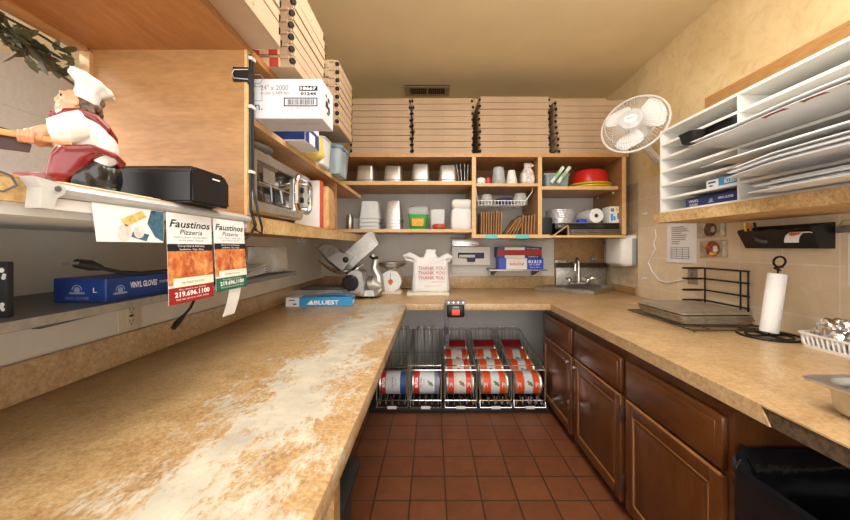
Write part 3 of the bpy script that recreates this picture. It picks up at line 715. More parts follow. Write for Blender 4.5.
mb = MB(); mb.slab(lambda u,v:(-.13+.27*u,-.04+.09*v,.0935+.014*math.sin(u*PI)*(1-.3*v)),10,3,.0015); S(mb.build('paper_sheet', m_paper),'loose curled paper on top of the red banded box','paper').location = t.location

# corner sink
t = T('hand_sink','stainless corner hand sink with backsplash on the back counter','sink',(1.2,2.8,ZC))
poly = [(.856,2.882),(1.217,2.576),(1.532,2.878),(1.532,3.02),(1.005,3.02)]
cx = sum(p[0] for p in poly)/5; cy = sum(p[1] for p in poly)/5
def sc(k, z): return [(cx+(p[0]-cx)*k, cy+(p[1]-cy)*k, z) for p in poly]
mb = Bd(t); mb.loft([sc(.99,ZC+.0005),sc(1,ZC+.004),sc(1,ZC+.030),sc(.985,ZC+.034),sc(.86,ZC+.034),sc(.83,ZC+.026),sc(.74,ZC+.008),sc(.70,ZC+.006)]); mb.build('basin', m_steel, t)
mb = Bd(t); mb.cyl((cx,cy,ZC+.006),(cx,cy,ZC+.0085),.028,.026,20); mb.build('drain', m_chrome, t)
zt2 = V(263.5,3.0)
mb = Bd(t); mb.box(1.09,1.532,3.012,3.04,ZC+.0345,zt2-.035,bev=.003); mb.build('splash_panel', m_steel2, t)
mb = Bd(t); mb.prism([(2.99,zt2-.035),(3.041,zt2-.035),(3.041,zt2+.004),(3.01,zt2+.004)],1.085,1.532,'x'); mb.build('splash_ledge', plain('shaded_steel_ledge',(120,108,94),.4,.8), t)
xf, zf = U(578.5,2.96), V(281.5,2.96)
fa = T('faucet','chrome wall faucet with gooseneck spout and two lever handles','faucet',(xf,3.012,zf))
mb = Bd(fa); mb.tube([(xf-.085,2.965,zf+.01),(xf-.06,2.955,zf-.012),(xf+.06,2.955,zf-.012),(xf+.085,2.965,zf+.01)],[.012,.014,.014,.012],10)
for s in (-1,1): mb.cyl((xf+s*.08,3.0115,zf+.012),(xf+s*.08,2.955,zf+.012),.017,.015); mb.ell((xf+s*.08,2.952,zf+.014),(.022,.018,.022))
mb.build('valve_body', m_chrome, fa)
for s in (-1,1):
    mb = Bd(fa); mb.tube([(xf+s*.08,2.94,zf+.022),(xf+s*.10,2.925,zf+.034),(xf+s*.128,2.915,zf+.030)],[.008,.007,.005],8); mb.build('lever_handle', m_chrome, fa)
mb = Bd(fa); ps = [(xf,2.955,zf-.005),(xf,2.955,zf+.13)]+[(xf-.030*(1-math.cos(a))*1.0,2.955-.035*(1-math.cos(a)),zf+.17+.05*math.sin(a)-.04*(a/PI)) for a in [PI*k/10 for k in range(0,11)]]+[(xf-.062,2.884,zf+.10)]
mb.tube(ps,[.017,.012]+[.011]*11+[.013],10); mb.build('spout', m_chrome, fa)
t = T('pipe_flange','round steel knob on the laminate panel above the sink','knob',(U(594,3.03),3.042,V(259,3.03)))
mb = MB(); mb.cyl((0,-.001,0),(0,-.014,0),.034,.030,24); mb.build('flange', m_steel2, t)
mb = MB(); mb.cyl((0,-.014,0),(0,-.03,0),.016,.012,16); mb.build('knob_cap', m_steel, t)
t = T('soap_bar_tray','small grey metal strip on the top left of the sink splash','strip',(U(563,3.0),3.02,zt2+.0045))
mb = MB(); mb.box(-.065,.075,-.01,.016,0,.026,bev=.004); mb.build('tray', m_steel2, t)
mb = MB(); mb.cyl((.04,-.0095,.013),(.04,-.013,.013),.006); mb.cyl((-.035,-.0095,.013),(-.035,-.013,.013),.006); mb.build('screw', m_greyd, t)
# towel dispenser on the right wall
t = T('towel_dispenser','white and grey paper towel dispenser on the wall right of the sink','towel dispenser',(WR2,2.74,.96))
def dring(y, k, xo=0): 
    pts = [(1.549,.955),(1.46,.950),(1.425,.975),(1.425,1.03),(1.428,1.12),(1.43,1.165),(1.47,1.186),(1.549,1.195)]
    c = (1.52,1.07); return [(min(1.549,c[0]+(p[0]-c[0])*k), y, c[1]+(p[1]-c[1])*k) for p in pts]
mb = Bd(t); mb.loft([dring(2.585,.80),dring(2.597,.94),dring(2.62,1),dring(2.80,1),dring(2.83,.95),dring(2.845,.85)]); mb.build('cover', m_white, t, ang=.9)
mb = Bd(t); mb.box(1.505,1.5485,2.578,2.85,.962,1.17,bev=.014); L(mb.build('back_shell', m_grey, t),'grey back shell')
mb = Bd(t); mb.loft([dring(2.81,1.01),dring(2.845,.99),dring(2.856,.86)]); L(mb.build('end_cap', m_grey, t),'grey end cap')
mb = Bd(t); mb.cyl((1.418,2.826,1.13),(1.410,2.826,1.13),.010); mb.build('lock', m_greyd, t)
for zz in (V(213.5,2.45),V(279,2.45)):
    t = T('wall_hook','small white plastic hook on the tiled wall %s' % ('below the paper sorter end' if zz > 1 else 'just right of the sink corner'),'hook',(WR,2.47,zz))
    mb = MB(); mb.box(-.004,0,-.025,.025,-.006,.008,bev=.002); mb.build('plate', m_white, t)
    mb = MB(); mb.tube([(-.004,0,0),(-.018,0,-.004),(-.024,0,.008)],.004,6); mb.build('peg', m_white, t)
# ================================================================== back counter
t = T('food_slicer','big cast metal food slicer with tilted tray in the left corner','slicer',(-.50,2.42,ZC))
def q(px, py): return ((px-360)*.0072+.0, (299.2-py)*.0072)   # photo plane at the slicer's middle, local x and z
ox = U(360,2.40)+.50
mb = MB().at(ox,0,0)
mb.loft([[(x,y,z) for x,y in ((-.46,-.02),(.10,-.02),(.12,.02),(.12,.26),(.08,.30),(-.40,.30),(-.46,.26))] for z in (.02,)]+[[(x*.985-.004,y*.97+.003,z) for x,y in ((-.46,-.02),(.10,-.02),(.12,.02),(.12,.26),(.08,.30),(-.40,.30),(-.46,.26))] for z in (.055,.062)])
base = mb.build('base', m_cast, t)
mb = MB().at(ox,0,0); mb.box(-.43,-.10,.0,.27,.0622,.075,bev=.006); L(mb.build('base_tray', m_greyd, t),'dark tray on the slicer base')
mb = MB().at(ox,0,0)
for x in (-.42,.09):
    for y in (.02,.26): mb.cyl((x,y,.0),(x,y,.021),.018,.014)
mb.build('foot', m_black, t)
mb = MB().at(ox,0,0)
prof = [(-.11,.058),(.035,.02),(.035,.12),(.022,.185),(-.005,.20),(-.05,.198),(-.085,.17),(-.10,.11)]
mb.loft([[(x*.93,y,.01+z*.97) for x,z in prof] if e else [(x,y,z) for x,z in prof] for y,e in ((-.065,1),(-.055,0),(.10,0),(.115,1))])
mb.build('motor_housing', m_cast, t, ang=.7)
mb = MB().at(ox,0,0); a = [2*PI*i/40 for i in range(40)]
mb.loft([[(-.055+r*math.cos(i)*(1+k*.05*math.sin(10*i)),y,.118+r*math.sin(i)*(1+k*.05*math.sin(10*i))) for i in a] for r,y,k in ((.056,-.064,0),(.056,-.080,1),(.048,-.092,1),(.044,-.094,0))]); L(mb.build('thickness_dial', m_black, t),'black thickness dial')
mb = MB().at(ox,0,0); mb.cyl((-.055,-.066,.035),(-.055,-.072,.035),.008); mb.cyl((.005,-.066,.05),(.005,-.071,.05),.006); mb.build('switch', m_inkred, t)
mb = MB().at(ox,.06,0); mb.tube([(.075,0,.31),(.098,0,.27),(.088,0,.215),(.118,0,.155),(.125,0,.06),(.09,0,.03)],[.018,.024,.028,.032,.038,.034],10); mb.build('carriage_arm', m_cast, t)
mb = MB().at(ox,.05,0); mb.tube([(.05,0,.09),(.08,0,.10),(.14,0,.08)],[.05,.055,.03],14); mb.build('blade_motor', m_steel2, t)
def plate(p, y0, y1, mat, nm, bev=.004):
    mb = MB().at(ox,0,0); mb.prism([q(*c) for c in p],y0,y1,'y'); return mb.build(nm, mat, t, ang=.5)
plate([(341,258),(368,233.5),(378,246),(353,268)],-.02,.02,m_steel,'gauge_plate')
plate([(367,234),(372,233.2),(378,245),(377,246.5)],-.024,.07,m_steel2,'gauge_end')
mb = MB().at(ox,0,0)
P0 = [(314,249),(318,245),(329,244),(346,256),(361,267),(349,274),(340,274),(325,262)]
def inner(p, k): 
    c = (sum(a[0] for a in p)/len(p), sum(a[1] for a in p)/len(p)); return [(c[0]+(a[0]-c[0])*k,c[1]+(a[1]-c[1])*k) for a in p]
mb.loft([[(q(*c)[0],.06,q(*c)[1]) for c in inner(P0,.9)],[(q(*c)[0],.02,q(*c)[1]) for c in P0],[(q(*c)[0],.012,q(*c)[1]) for c in P0],[(q(*c)[0],.014,q(*c)[1]) for c in inner(P0,.95)],[(q(*c)[0],.045,q(*c)[1]) for c in inner(P0,.86)]]); mb.build('food_tray', m_steel2, t, ang=.5)
plate([(329,259),(341,253),(355,258),(344,271)],-.055,.0,m_cast,'product_pusher')
mb = MB().at(ox,0,0); x,z = q(348.5,260.5); mb.cyl((x,-.056,z),(x,-.085,z),.012,.012); mb.ell((x,-.092,z),(.021,.014,.021)); mb.build('pusher_knob', m_black, t)
mb = MB().at(ox,0,0)
arc = [q(319,262),(q(330,270)),(q(340,273.5)),(q(352,272)),(q(363,265))]
mb.tube([(x,-.01,z) for x,z in arc],[.006,.012,.016,.016,.008],8); mb.build('blade_guard', m_chrome, t)
mb = MB().at(ox,.01,0); mb.tube([(.065,0,.30),(.09,-.03,.285),(.125,-.03,.292)],[.008,.010,.012],8); mb.build('release_lever', m_black, t)
mb = MB().at(ox,.012,0); x,z = q(314,250); x2,z2 = q(327,244); mb.tube([(x,0,z),(x+.008,0,z+.034),(x2-.02,0,z2+.026),(x2,0,z2)],.0035,6); mb.build('tray_handle', m_steel, t)

t = T('film_box','light blue and white carton of wrap lying before the slicer','carton',(-.695,2.150,ZC))
t.rotation_euler = (0,0,.06)
mb = MB(); mb.box(-.20,.20,-.05,.06,0,.056,bev=.0015,seg=1); mb.build('box', bands('wrap_box_print',0,[(0,(228,234,238)),(.2,(52,148,206))]), t)
mb = MB(); mb.box(-.18,-.145,-.0508,-.0503,.038,.043); mb.box(-.155,-.135,-.0508,-.0503,.012,.020); mb.build('navy_print', m_navy, t)
mb = MB(); mb.prism([(-.075,.012),(-.03,.012),(-.045,.042)],-.0506,-.0502,'y'); mb.build('white_peak_print', m_inkwhite, t)
text('BLUEST', frame((.045,-.0504,.025),(1,0,0),(0,0,1)),.15,.026,m_inkwhite,t,bold=.03)
mb = MB(); mb.slab(lambda u,v:(-.03+.20*u,-.02+.06*v,.0565+.014*math.sin(PI*u)),8,2,.001); mb.build('opened_flap', m_sky, t)
mb = MB(); mb.box(.2002,.2007,-.03,.03,.012,.036); L(mb.build('white_end_print', m_inkwhite, t),'white printing on the box end')
mb = MB(); mb.tube([(0,0,.012),(.04,.0,.012),(.12,.04,.012)],.011,8); o = mb.build('power_cable', m_black); o.location = (-.93,2.24,ZC); S(o,'short black cable lying left of the blue wrap carton','cable')

t = T('kitchen_scale','round dial kitchen scale with a steel bowl','scale',(U(391,2.70),2.74,ZC))
mb = MB(); mb.loft([rrect(.17,.14,.02,z=0),rrect(.17,.14,.02,z=.012),rrect(.13,.10,.03,z=.03),rrect(.12,.09,.03,z=.16),rrect(.10,.08,.02,z=.175)]); mb.build('body', m_outlet, t)
mb = MB(); mb.cyl((0,-.052,.098),(0,-.066,.098),.082,.084,36); mb.build('dial_rim', m_alu, t)
mb = MB(); mb.cyl((0,-.0662,.098),(0,-.068,.098),.076,.076,36); dl = mb.build('dial', m_paper, t)
mb = MB()
for k in range(24):
    a = 2*PI*k/24; mb.box(-.001,.001,-.0688,-.0681,.0,.008) if False else mb.cyl((.06*math.cos(a),-.0684,.098+.06*math.sin(a)),(.068*math.cos(a),-.0684,.098+.068*math.sin(a)),.0012,.0012,5)
mb.build('scale_marks', m_inkgrey, dl)
mb = MB(); mb.cyl((0,-.0682,.095),(0,-.0700,.095),.019,.019,20); mb.box(-.008,.008,-.0696,-.0684,.070,.082); mb.build('orange_emblem', plain('orange_print',(206,110,60),.5), dl)
mb = MB(); mb.box(-.0015,.0015,-.0716,-.0702,.095,.158); mb.build('pointer', m_ink, dl)
mb = MB(); mb.cyl((0,0,.172),(0,0,.196),.03,.05,20); mb.build('post', m_outlet, t)
mb = MB(); mb.lathe([(.05,.1965),(.095,.212),(.128,.243),(.134,.243),(.134,.246),(.126,.246),(.092,.216),(.048,.2)],36); mb.build('bowl', m_steel, t)

t = T('bag_board','pale board lying under the white plastic bag','board',(-.025,2.67,ZC))
mb = MB(); mb.box(-.165,.155,-.10,.12,0,.018,bev=.003); mb.build('board', m_cream, t)
# t-shirt bag: a crumpled upright bag with two handle loops
t = T('plastic_bag','white carry bag with red printing standing on the back counter','bag',(-.012,2.70,ZC+.0185))
random.seed(14)
fold = [random.uniform(-1,1) for _ in range(60)]
def bagw(z): return .148 if z < .02 else .143-.01*math.sin(z*14)
rings = []
for z, w, d in ((0,.140,.055),(.012,.148,.065),(.05,.146,.068),(.10,.142,.064),(.16,.138,.056),(.21,.134,.044),(.245,.128,.032),(.262,.115,.022)):
    rings.append([(p[0]*(1+.015*math.sin(i*1.7+z*30)), p[1]*(1+.10*math.sin(i*2.1+z*22)), z+.004*math.sin(i*1.3)) for i,p in enumerate(rrect(2*w,2*d,min(.05,d*.8),8))])
mb = MB(); mb.loft(rings); mb.build('body', m_paper, t, ang=1.2)
mb = MB(); mb.tube([(-.085,0,.235),(-.12,-.008,.262),(-.165,-.012,.285),(-.205,-.012,.275),(-.195,.0,.25),(-.15,.006,.242),(-.105,.004,.232)],[.026,.024,.022,.016,.014,.018,.02],8); mb.build('handle_loop', m_paper, t, ang=1.2)
mb = MB(); mb.tube([(.07,0,.235),(.105,-.01,.258),(.135,-.014,.275),(.155,-.008,.268),(.145,.006,.245),(.09,.004,.232)],[.026,.028,.026,.02,.02,.024],8); mb.build('handle_loop', m_paper, t, ang=1.2)
mb = MB(); mb.loft([[(p[0],p[1],z) for p in rrect(w,d,.012,4,ox=ox)] for w,d,z,ox in ((.13,.03,.24,-.0),(.10,.026,.28,0),(.075,.02,.305,0),(.085,.02,.322,.004),(.06,.012,.328,.004))]); mb.build('gathered_top', m_paper, t, ang=1.2)
for z in (.185,.148,.111): text('THANK YOU', frame((.01,-.0735,z),(1,0,0),(0,.06,1)),.205,.026,m_inkred,t)
text('THANK YOU FOR SHOPPING', frame((.055,-.0755,.08),(1,0,0),(0,0,1)),.11,.007,m_inkred,t)
text('PLEASE REUSE OR RECYCLE THIS BAG', frame((.02,-.0775,.048),(1,0,0),(0,0,1)),.14,.006,m_inkred,t)

t = T('can_opener','black clamp-on can opener with red square on the counter front edge','can opener',(U(455,2.20),YF-.01,ZC))
xx = t.location.x
mb = Bd(t); mb.box(xx-.055,xx+.055,2.13,2.20,ZC-.075,ZC+.004,bev=.012); mb.build('head', m_black, t)
mb = Bd(t); mb.prism([(2.13,ZC+.0045),(2.27,ZC+.0045),(2.27,ZC+.014),(2.15,ZC+.034),(2.125,ZC+.03)],xx-.06,xx+.06,'x'); L(mb.build('top_plate', m_steel2, t),'steel clamp plate on top')
mb = Bd(t); mb.box(xx-.025,xx+.025,2.122,2.1305,ZC-.058,ZC-.022,bev=.003); L(mb.build('red_badge', plain('red_orange_badge',(236,84,52),.4), t),'red orange square badge')
mb = Bd(t); mb.box(xx-.02,xx+.02,2.124,2.131,ZC-.016,ZC-.004,bev=.002); mb.build('grey_badge', m_grey, t)
mb = Bd(t); mb.box(xx-.068,xx-.042,2.145,2.17,ZC-.26,ZC+.012,bev=.003); mb.build('shaft', m_greyd, t)
mb = Bd(t); mb.box(xx-.064,xx-.046,2.1435,2.1455,ZC-.18,ZC-.135); mb.cyl((xx-.055,2.146,ZC-.23),(xx-.055,2.141,ZC-.23),.006); mb.build('shaft_slot', m_black, t)
mb = Bd(t)
for k in range(4): mb.cyl((xx-.045+k*.03,2.124,ZC+.022),(xx-.045+k*.03,2.119,ZC+.022),.005,.005,8)
mb.build('bolt', m_chrome, t)

# ================================================================== can racks under the counter
t = T('rack_platform','low dark board on the floor under the can racks','board',(.19,2.6,0))
mb = Bd(t); mb.box(-.42,.785,2.275,3.03,0,.030,bev=.004); mb.build('board', m_blackm, t)
RX = [-.265,-.042,.191,.424,.650]
where = ['leftmost','second from left','middle','second from right','rightmost, beside the cabinets']
slope = .19
def trackz(y): return .032+(y-.02)*slope if y > .02 else .032
def rack(i):
    t = T('can_rack','wire can dispenser rack, %s of five under the counter' % where[i],'can rack',(RX[i],2.285,.030),0,'wire can racks')
    w = .104
    mb = MB()
    for s in (-1,1):
        x = s*w
        mb.tube([(x,.0,.006),(x,.68,.006)],.0042); mb.tube([(x,.0,.25),(x,.68,.36)],.0042)
        for y in (0,.14,.28,.42,.55,.68): mb.tube([(x,y,.004),(x,y,.25+y*.162)],.0038,5)
        mb.tube([(x,.02,.13),(x,.68,.26)],.0032,5)
    mb.build('side_frame', m_wire, t)
    mb = MB()
    for k in range(5):
        x = -w*.8+w*.4*k; mb.tube([(x,.0,.052),(x,.01,.016),(x,.03,.020),(x,.66,.02+.63*slope)],.0034,5)
    mb.build('track', m_wire, t)
    mb = MB()
    for k in (-.62,.0,.62):
        x = w*k; mb.tube([(x-.02,.68,.02),(x-.02,.68,.372),(x-.014,.68,.38),(x+.014,.68,.38),(x+.02,.68,.372),(x+.02,.68,.02)],.0038,5)
    mb.tube([(-w,.68,.36),(w,.68,.36)],.0042); mb.tube([(-w,.68,.16),(w,.68,.16)],.0042); mb.build('back_loops', m_wire, t)
    mb = MB(); mb.tube([(-w,0,.250),(w,0,.250)],.0045,8); mb.tube([(-w,.05,.262),(w,.05,.262)],.0042); mb.build('cross_bar', m_chrome, t)
    mb = MB(); mb.tube([(-w,0,.05),(-w,-.012,.006),(w,-.012,.006),(w,0,.05)],.0042,8); mb.tube([(-w,-.002,.048),(w,-.002,.048)],.0038)
    for k in (-.45,-.08,.08,.45): mb.tube([(w*k,-.003,.03),(w*k,-.003,.075)],.004,6)
    mb.build('front_stop', m_chrome, t)
    mb = MB(); mb.box(-.03,.03,-.0195,-.0165,-.002,.018,bev=.001); mb.build('price_label', m_paper2, t)
for i in range(5): rack(i)
m_lab = {
 'a': bands('can_label_red_white_blue',0,[(0,(196,52,36)),(.2,(214,218,222)),(.80,(50,80,150))],.3),
 'b': bands('can_label_red_white',0,[(0,(196,52,40)),(.24,(220,224,228)),(.86,(120,136,170))],.3),
 'c': bands('can_label_orange_white',0,[(0,(216,80,38)),(.02,(214,160,80)),(.05,(218,78,36)),(.33,(214,170,110)),(.36,(206,214,220)),(.68,(214,170,110)),(.71,(218,78,36)),(.95,(214,160,80))],.3),
 'd': bands('can_label_orange_busy',0,[(0,(206,66,34)),(.05,(208,56,32)),(.24,(224,200,170)),(.36,(220,214,206)),(.74,(208,62,32)),(.97,(214,160,80))],.3),
 'e': bands('can_label_dark_red',0,[(0,(140,26,28)),(.5,(150,30,32)),(.97,(130,24,26))],.3)}
def can_mesh(L_=.182, r=.0765):
    pr = [(.0,-L_/2+.004),(r*.93,-L_/2+.004),(r*.955,-L_/2),(r,-L_/2),(r,-L_/2+.004),(r*.975,-L_/2+.008),(r*.975,L_/2-.008),(r,L_/2-.004),(r,L_/2),(r*.955,L_/2),(r*.93,L_/2-.004),(.0,L_/2-.004)]
    return pr
def can(i, k, kind):
    yy = 2.285+.10+.160*k; zz = .030+trackz(.10+.16*k)+.0765+.0062
    desc = {'a':'can with red, white and blue label','b':'can with red and white label','c':'can with orange label and white centre','d':'can with busy orange label','e':'can with dark red label'}[kind]
    pos = ['front','second','third','rear'][k]
    rk = ['the leftmost rack','the second rack from left','the middle rack','the second rack from right','the rightmost rack'][i]
    t = T('food_can','%s, %s in %s' % (desc, 'alone' if i < 2 else pos+' can', rk),'can',(RX[i],yy,zz),0,'food cans in the racks')
    pr = can_mesh(); seg = 30
    mb = MB(); mb.M = Matrix.Rotation(PI/2,4,'Y')
    rings = [[(max(r,.002)*math.cos(2*PI*j/seg),max(r,.002)*math.sin(2*PI*j/seg),z) for j in range(seg)] for r,z in pr]
    mb.loft(rings); mb.build('tin', m_steel, t)
    mb = MB(); mb.M = Matrix.Rotation(PI/2,4,'Y'); r = .0752
    mb.loft([[(rr*math.cos(2*PI*j/seg),rr*math.sin(2*PI*j/seg),z) for j in range(seg)] for rr,z in ((r,-.081),(r,.081),(r-.0008,.081),(r-.0008,-.081))],loop=True); lb = mb.build('label', m_lab[kind], t)
    rr = .0760
    def on(a, x): return (x, -rr*math.cos(a), rr*math.sin(a))
    fr = lambda a, x, r_=(1,0,0): frame(on(a,x), r_, (0,math.sin(a),math.cos(a)))
    if kind in 'ab':
        a = .35
        m = frame(on(a,-.066),(0,math.sin(a),math.cos(a)),(-1,0,0)); text('alta', m, .065,.026,m_inkwhite,lb,bold=.03,ext=.0)
        m = frame(on(a,.0 if kind=='a' else -.03),(0,-math.sin(a),-math.cos(a)),(1,0,0)); text('Tomato Filets', m,.07,.012,m_ink,lb,ext=.0)
        m = frame(on(a,.018 if kind=='a' else -.012),(0,-math.sin(a),-math.cos(a)),(1,0,0)); text('in juice', m,.04,.008,m_ink,lb,ext=.0)
    if kind == 'b' or kind == 'c' or kind == 'd':
        a = .25
        mb = MB()
        for (dx,da,s) in ((.008,0,.014),(-.004,.15,.009),(.018,-.12,.009)):
            c = on(a+da,.004+dx+(.02 if kind=='b' else 0)); mb.ell(c,(s,.0015,s*.9))
        mb.build('leaf_print', plain('green_brown_print',(104,124,84) if kind=='c' else (150,120,90),.5,var=.3,sc=120), lb)
        if kind != 'b':
            for s in (-1,1):
                m = frame(on(.15,.06*s),(1,0,0),(0,math.sin(.15),math.cos(.15))); text('Pi', m,.022,.03,m_inkwhite,lb,ext=.0)
can(0,0,'a'); can(1,0,'b')
for k in range(4): can(2,k,'d' if k < 3 else 'e')
for i in (3,4):
    for k in range(4): can(i,k,'c' if k < 3 else 'e')
# ================================================================== things on the left shelf
# chef figurine, facing the opening, a peel held out in both hands
t = T('chef_figurine','painted chef figurine in white hat and maroon apron holding a pizza peel','figurine',(-.625,.625,LZ))
K = .00184
t.scale = (.72,.72,1); t.rotation_euler = (0,0,.78)
def c(px, py, y=0): return ((px-92)*K, y, (197-py)*K)
def remesh(mb, name, mat, parent, vox=.0022, sm=3):
    o = mb.build(name, mat, parent)
    m = o.modifiers.new('blend','REMESH'); m.mode = 'VOXEL'; m.voxel_size = vox; m.use_smooth_shade = True
    s = o.modifiers.new('soften','SMOOTH'); s.iterations = sm; s.factor = .5
    return o
# body: head with face, neck, forearms and hands as one surface
mb = MB()
mb.ell(c(77,108),(.024,.022,.024),u=20,w=14); mb.ell(c(70,115),(.019,.018,.017)); mb.tube([c(78,112),c(84,124),c(88,134)],[.016,.016,.02],10)
mb.ell(c(63.5,107.5),(.0075,.0055,.0065)); mb.tube([c(68,100),c(64.5,106)],[.004,.006],8)           # nose
mb.ell(c(67,100.5,-.008),(.006,.007,.003)); mb.ell(c(66.5,111,-.009),(.007,.008,.006)); mb.ell(c(80,108,-.0225),(.006,.003,.008))
mb.tube([c(62,140,-.040),c(52,143,-.046),c(44,146,-.044)],[.012,.0105,.0095],10)
mb.ell(c(41,148,-.043),(.013,.010,.011))
for k in range(4): mb.tube([c(44-3.6*k,146,-.052),c(43.4-3.6*k,150.5,-.054),c(43.6-3.6*k,154,-.048),c(44.4-3.6*k,155,-.041)],[.0042,.0042,.0038,.003],7)
mb.tube([c(48,146,-.046),c(51,149,-.051),c(49,152,-.052)],[.005,.0042,.0035],7)                       # thumb
mb.tube([c(66,140,.045),c(56,146,.030),c(50,149,.0)],[.012,.010,.009],10); mb.ell(c(48,150,-.008),(.011,.009,.010))
body = remesh(mb,'body',m_skin,t,.0016,2)
mb = MB(); mb.ell(c(64.5,113.5,-.004),(.007,.012,.0035)); mb.ell(c(67,119,-.002),(.012,.014,.007)); remesh(mb,'moustache',m_glaze,t,.0016,2)
for s in (-1,1):
    mb = MB(); mb.ell(c(66.2,103.2,s*.0085),(.0028,.0035,.0028)); mb.build('eye', m_ink, t)
mb = MB()
random.seed(4)
for k in range(26):
    px = random.uniform(82,104); py = random.uniform(100,117); mb.ell(c(px,py,random.uniform(-.020,.020)),(.009,.009,.008),u=8,w=6)
mb.ell(c(88,106),(.024,.024,.018)); remesh(mb,'hair',m_hair,t,.0018,1)
# torso
mb = MB()
mb.ell(c(86,142),(.056,.050,.044),u=22,w=14); mb.ell(c(104,150),(.036,.044,.036)); mb.ell(c(80,131),(.040,.046,.026)); mb.ell(c(104,163),(.030,.042,.020))
mb.tube([c(86,132,-.040),c(72,138,-.052),c(57,142,-.048)],[.028,.026,.019],12); mb.tube([c(84,132,.040),c(74,138,.050),c(62,143,.042)],[.026,.024,.018],12)
L(remesh(mb,'shirt',m_glaze,t,.0024,4),'white chef shirt with rolled sleeves')
mb = MB(); mb.tube([c(63,125,-.016),c(70,120.5,-.022),c(82,118,-.026),c(98,121,-.024),c(110,130,-.016),c(117,138,0),c(110,130,.016),c(95,120,.024),c(75,119,.022)],[.007,.008,.007,.009,.010,.010,.010,.008,.007],8)
mb.ell(c(61,126,-.014),(.009,.008,.007)); mb.ell(c(58,123.5,-.016),(.006,.006,.005)); remesh(mb,'neckerchief',m_maroon,t,.002,2)
mb = MB(); mb.loft([[(p[0]+c(88,0)[0],p[1],z) for p in rrect(w,d,.03,6,ox=ox)] for w,d,z,ox in ((.030,.06,.016,-.040),(.062,.088,.030,-.036),(.080,.100,.062,-.020),(.096,.106,.076,-.002),(.104,.106,.080,.004),(.07,.08,.082,.0))])
mb.tube([c(70,156,-.050),c(95,152,-.054),c(118,157,-.044),c(127,162,-.020),c(127,162,.02),c(115,157,.046),c(92,152,.052)],.0055,8)
mb.ell(c(124,163,-.014),(.009,.012,.006)); remesh(mb,'apron',m_maroon,t,.0024,2)
mb = MB(); mb.ell(c(100,175),(.037,.046,.038),u=20,w=12); mb.ell(c(88,182,-.025),(.030,.022,.026)); mb.ell(c(88,182,.025),(.030,.022,.026)); mb.ell(c(112,178),(.028,.040,.034))
mb.box(c(72,0)[0],c(124,0)[0],-.045,.045,.0005,.012,bev=.004); remesh(mb,'trousers',plain('black_glaze',(18,18,20),.25,coat=.4),t,.0026,14)
# hat: band and billowing crown, tilted back
mb = MB(); mb.M = Matrix.Translation(c(89,105)) @ Matrix.Rotation(.30,4,'Y')
prof = [(.026,.0),(.0275,.004),(.0265,.018),(.029,.025),(.037,.030),(.044,.034),(.0455,.039),(.041,.043),(.027,.045),(.011,.044)]
mb.loft([[(r*(1+(.05 if .024<z<.05 else 0)*math.sin(9*a))*math.cos(a),r*(1+(.05 if .024<z<.05 else 0)*math.sin(9*a))*math.sin(a),z+(.004*math.cos(a+PI) if z>.024 else 0)) for a in [2*PI*i/54 for i in range(54)]] for r,z in prof])
L(mb.build('hat', m_glaze, t, ang=1.2),'white toque tilted back')
mb = MB(); mb.tube([c(-10,148,-.044),c(20,149.5,-.046),c(77,150.5,-.050)],.0052,10); pe = mb.build('peel', m_woodl, t)
mb = MB(); mb.prism([(c(-22,0)[0],c(0,137)[2]),(c(32,0)[0],c(0,147)[2]),(c(42,0)[0],c(0,156)[2]),(c(40,0)[0],c(0,163)[2]),(c(-22,0)[0],c(0,163)[2])],-.036,-.028,'y'); mb.build('peel_blade', m_brownd, pe)

for k,(x,y) in enumerate(((-.80,.73),(-.90,.72))):
    mb = MB(); mb.box(-.035,.035,-.05,.05,0,.058,bev=.004); mb.box(-.036,.036,-.004,.004,.0,.0585,1)
    S(mb.build('maroon_box',[m_maroon,m_paper]),'small maroon box behind the chef peel, %s of two' % ('right' if k == 0 else 'left'),'box').location = (x,y,LZ)
t = T('black_case','glossy black plastic case with slanted right end beside the chef','case',(-.575,.765,LZ))
mb = MB(); mb.prism([(-.065,.0),(.065,.0),(.065,.058),(.045,.075),(-.05,.075),(-.065,.066)],-.085,.085,'x')
bm = mb.bm; bmesh.ops.bevel(bm, geom=list(bm.edges), offset=.004, segments=2, affect='EDGES'); mb.build('shell', m_black, t)
mb = MB(); mb.box(-.07,.07,-.046,.044,.0755,.0785,bev=.001); mb.build('lid', m_blackm, t)
mb = MB(); mb.box(.0853,.0862,.0,.026,.058,.061); mb.build('light_strip', m_inkwhite, t)
mb = MB(); random.seed(9)
for k in range(2): mb.box(-.003-.05,.0-.005*k,-.07+.01*k,.112-.012*k,.0014*k,.0014*k+.001)
S(mb.build('cardboard_sheets', m_cream),'few thin pale card sheets lying along the ledge edge','card sheets').location = (SX-.002,.56,LZ+.0004)

# aluminium ticket rail on the ledge front
t = T('ticket_rail','satin aluminium ticket rail fixed along the front of the chef ledge','rail',(SX,.70,LZ-.02))
mb = Bd(t)
pr = [(SX+.0005,LZ-.022),(SX+.010,LZ-.023),(SX+.0165,LZ-.018),(SX+.018,LZ-.012),(SX+.014,LZ-.006),(SX+.006,LZ-.003),(SX+.0005,LZ-.003)]
mb.prism(pr,.466,.972,'y'); mb.build('rail', m_alu, t)
mb = Bd(t); mb.box(SX+.0005,SX+.006,.466,.972,LZ-.040,LZ-.0235,bev=.001); mb.build('lower_flange', m_white, t)
mb = Bd(t); mb.prism([(.438,LZ-.001),(.458,LZ-.003),(.478,LZ-.009),(.476,LZ-.018),(.466,LZ-.026),(.462,LZ-.041),(.446,LZ-.041),(.448,LZ-.014)],SX+.0005,SX+.021,'x'); mb.build('end_bracket', plain('bracket_grey_white',(190,189,184),.4), t)
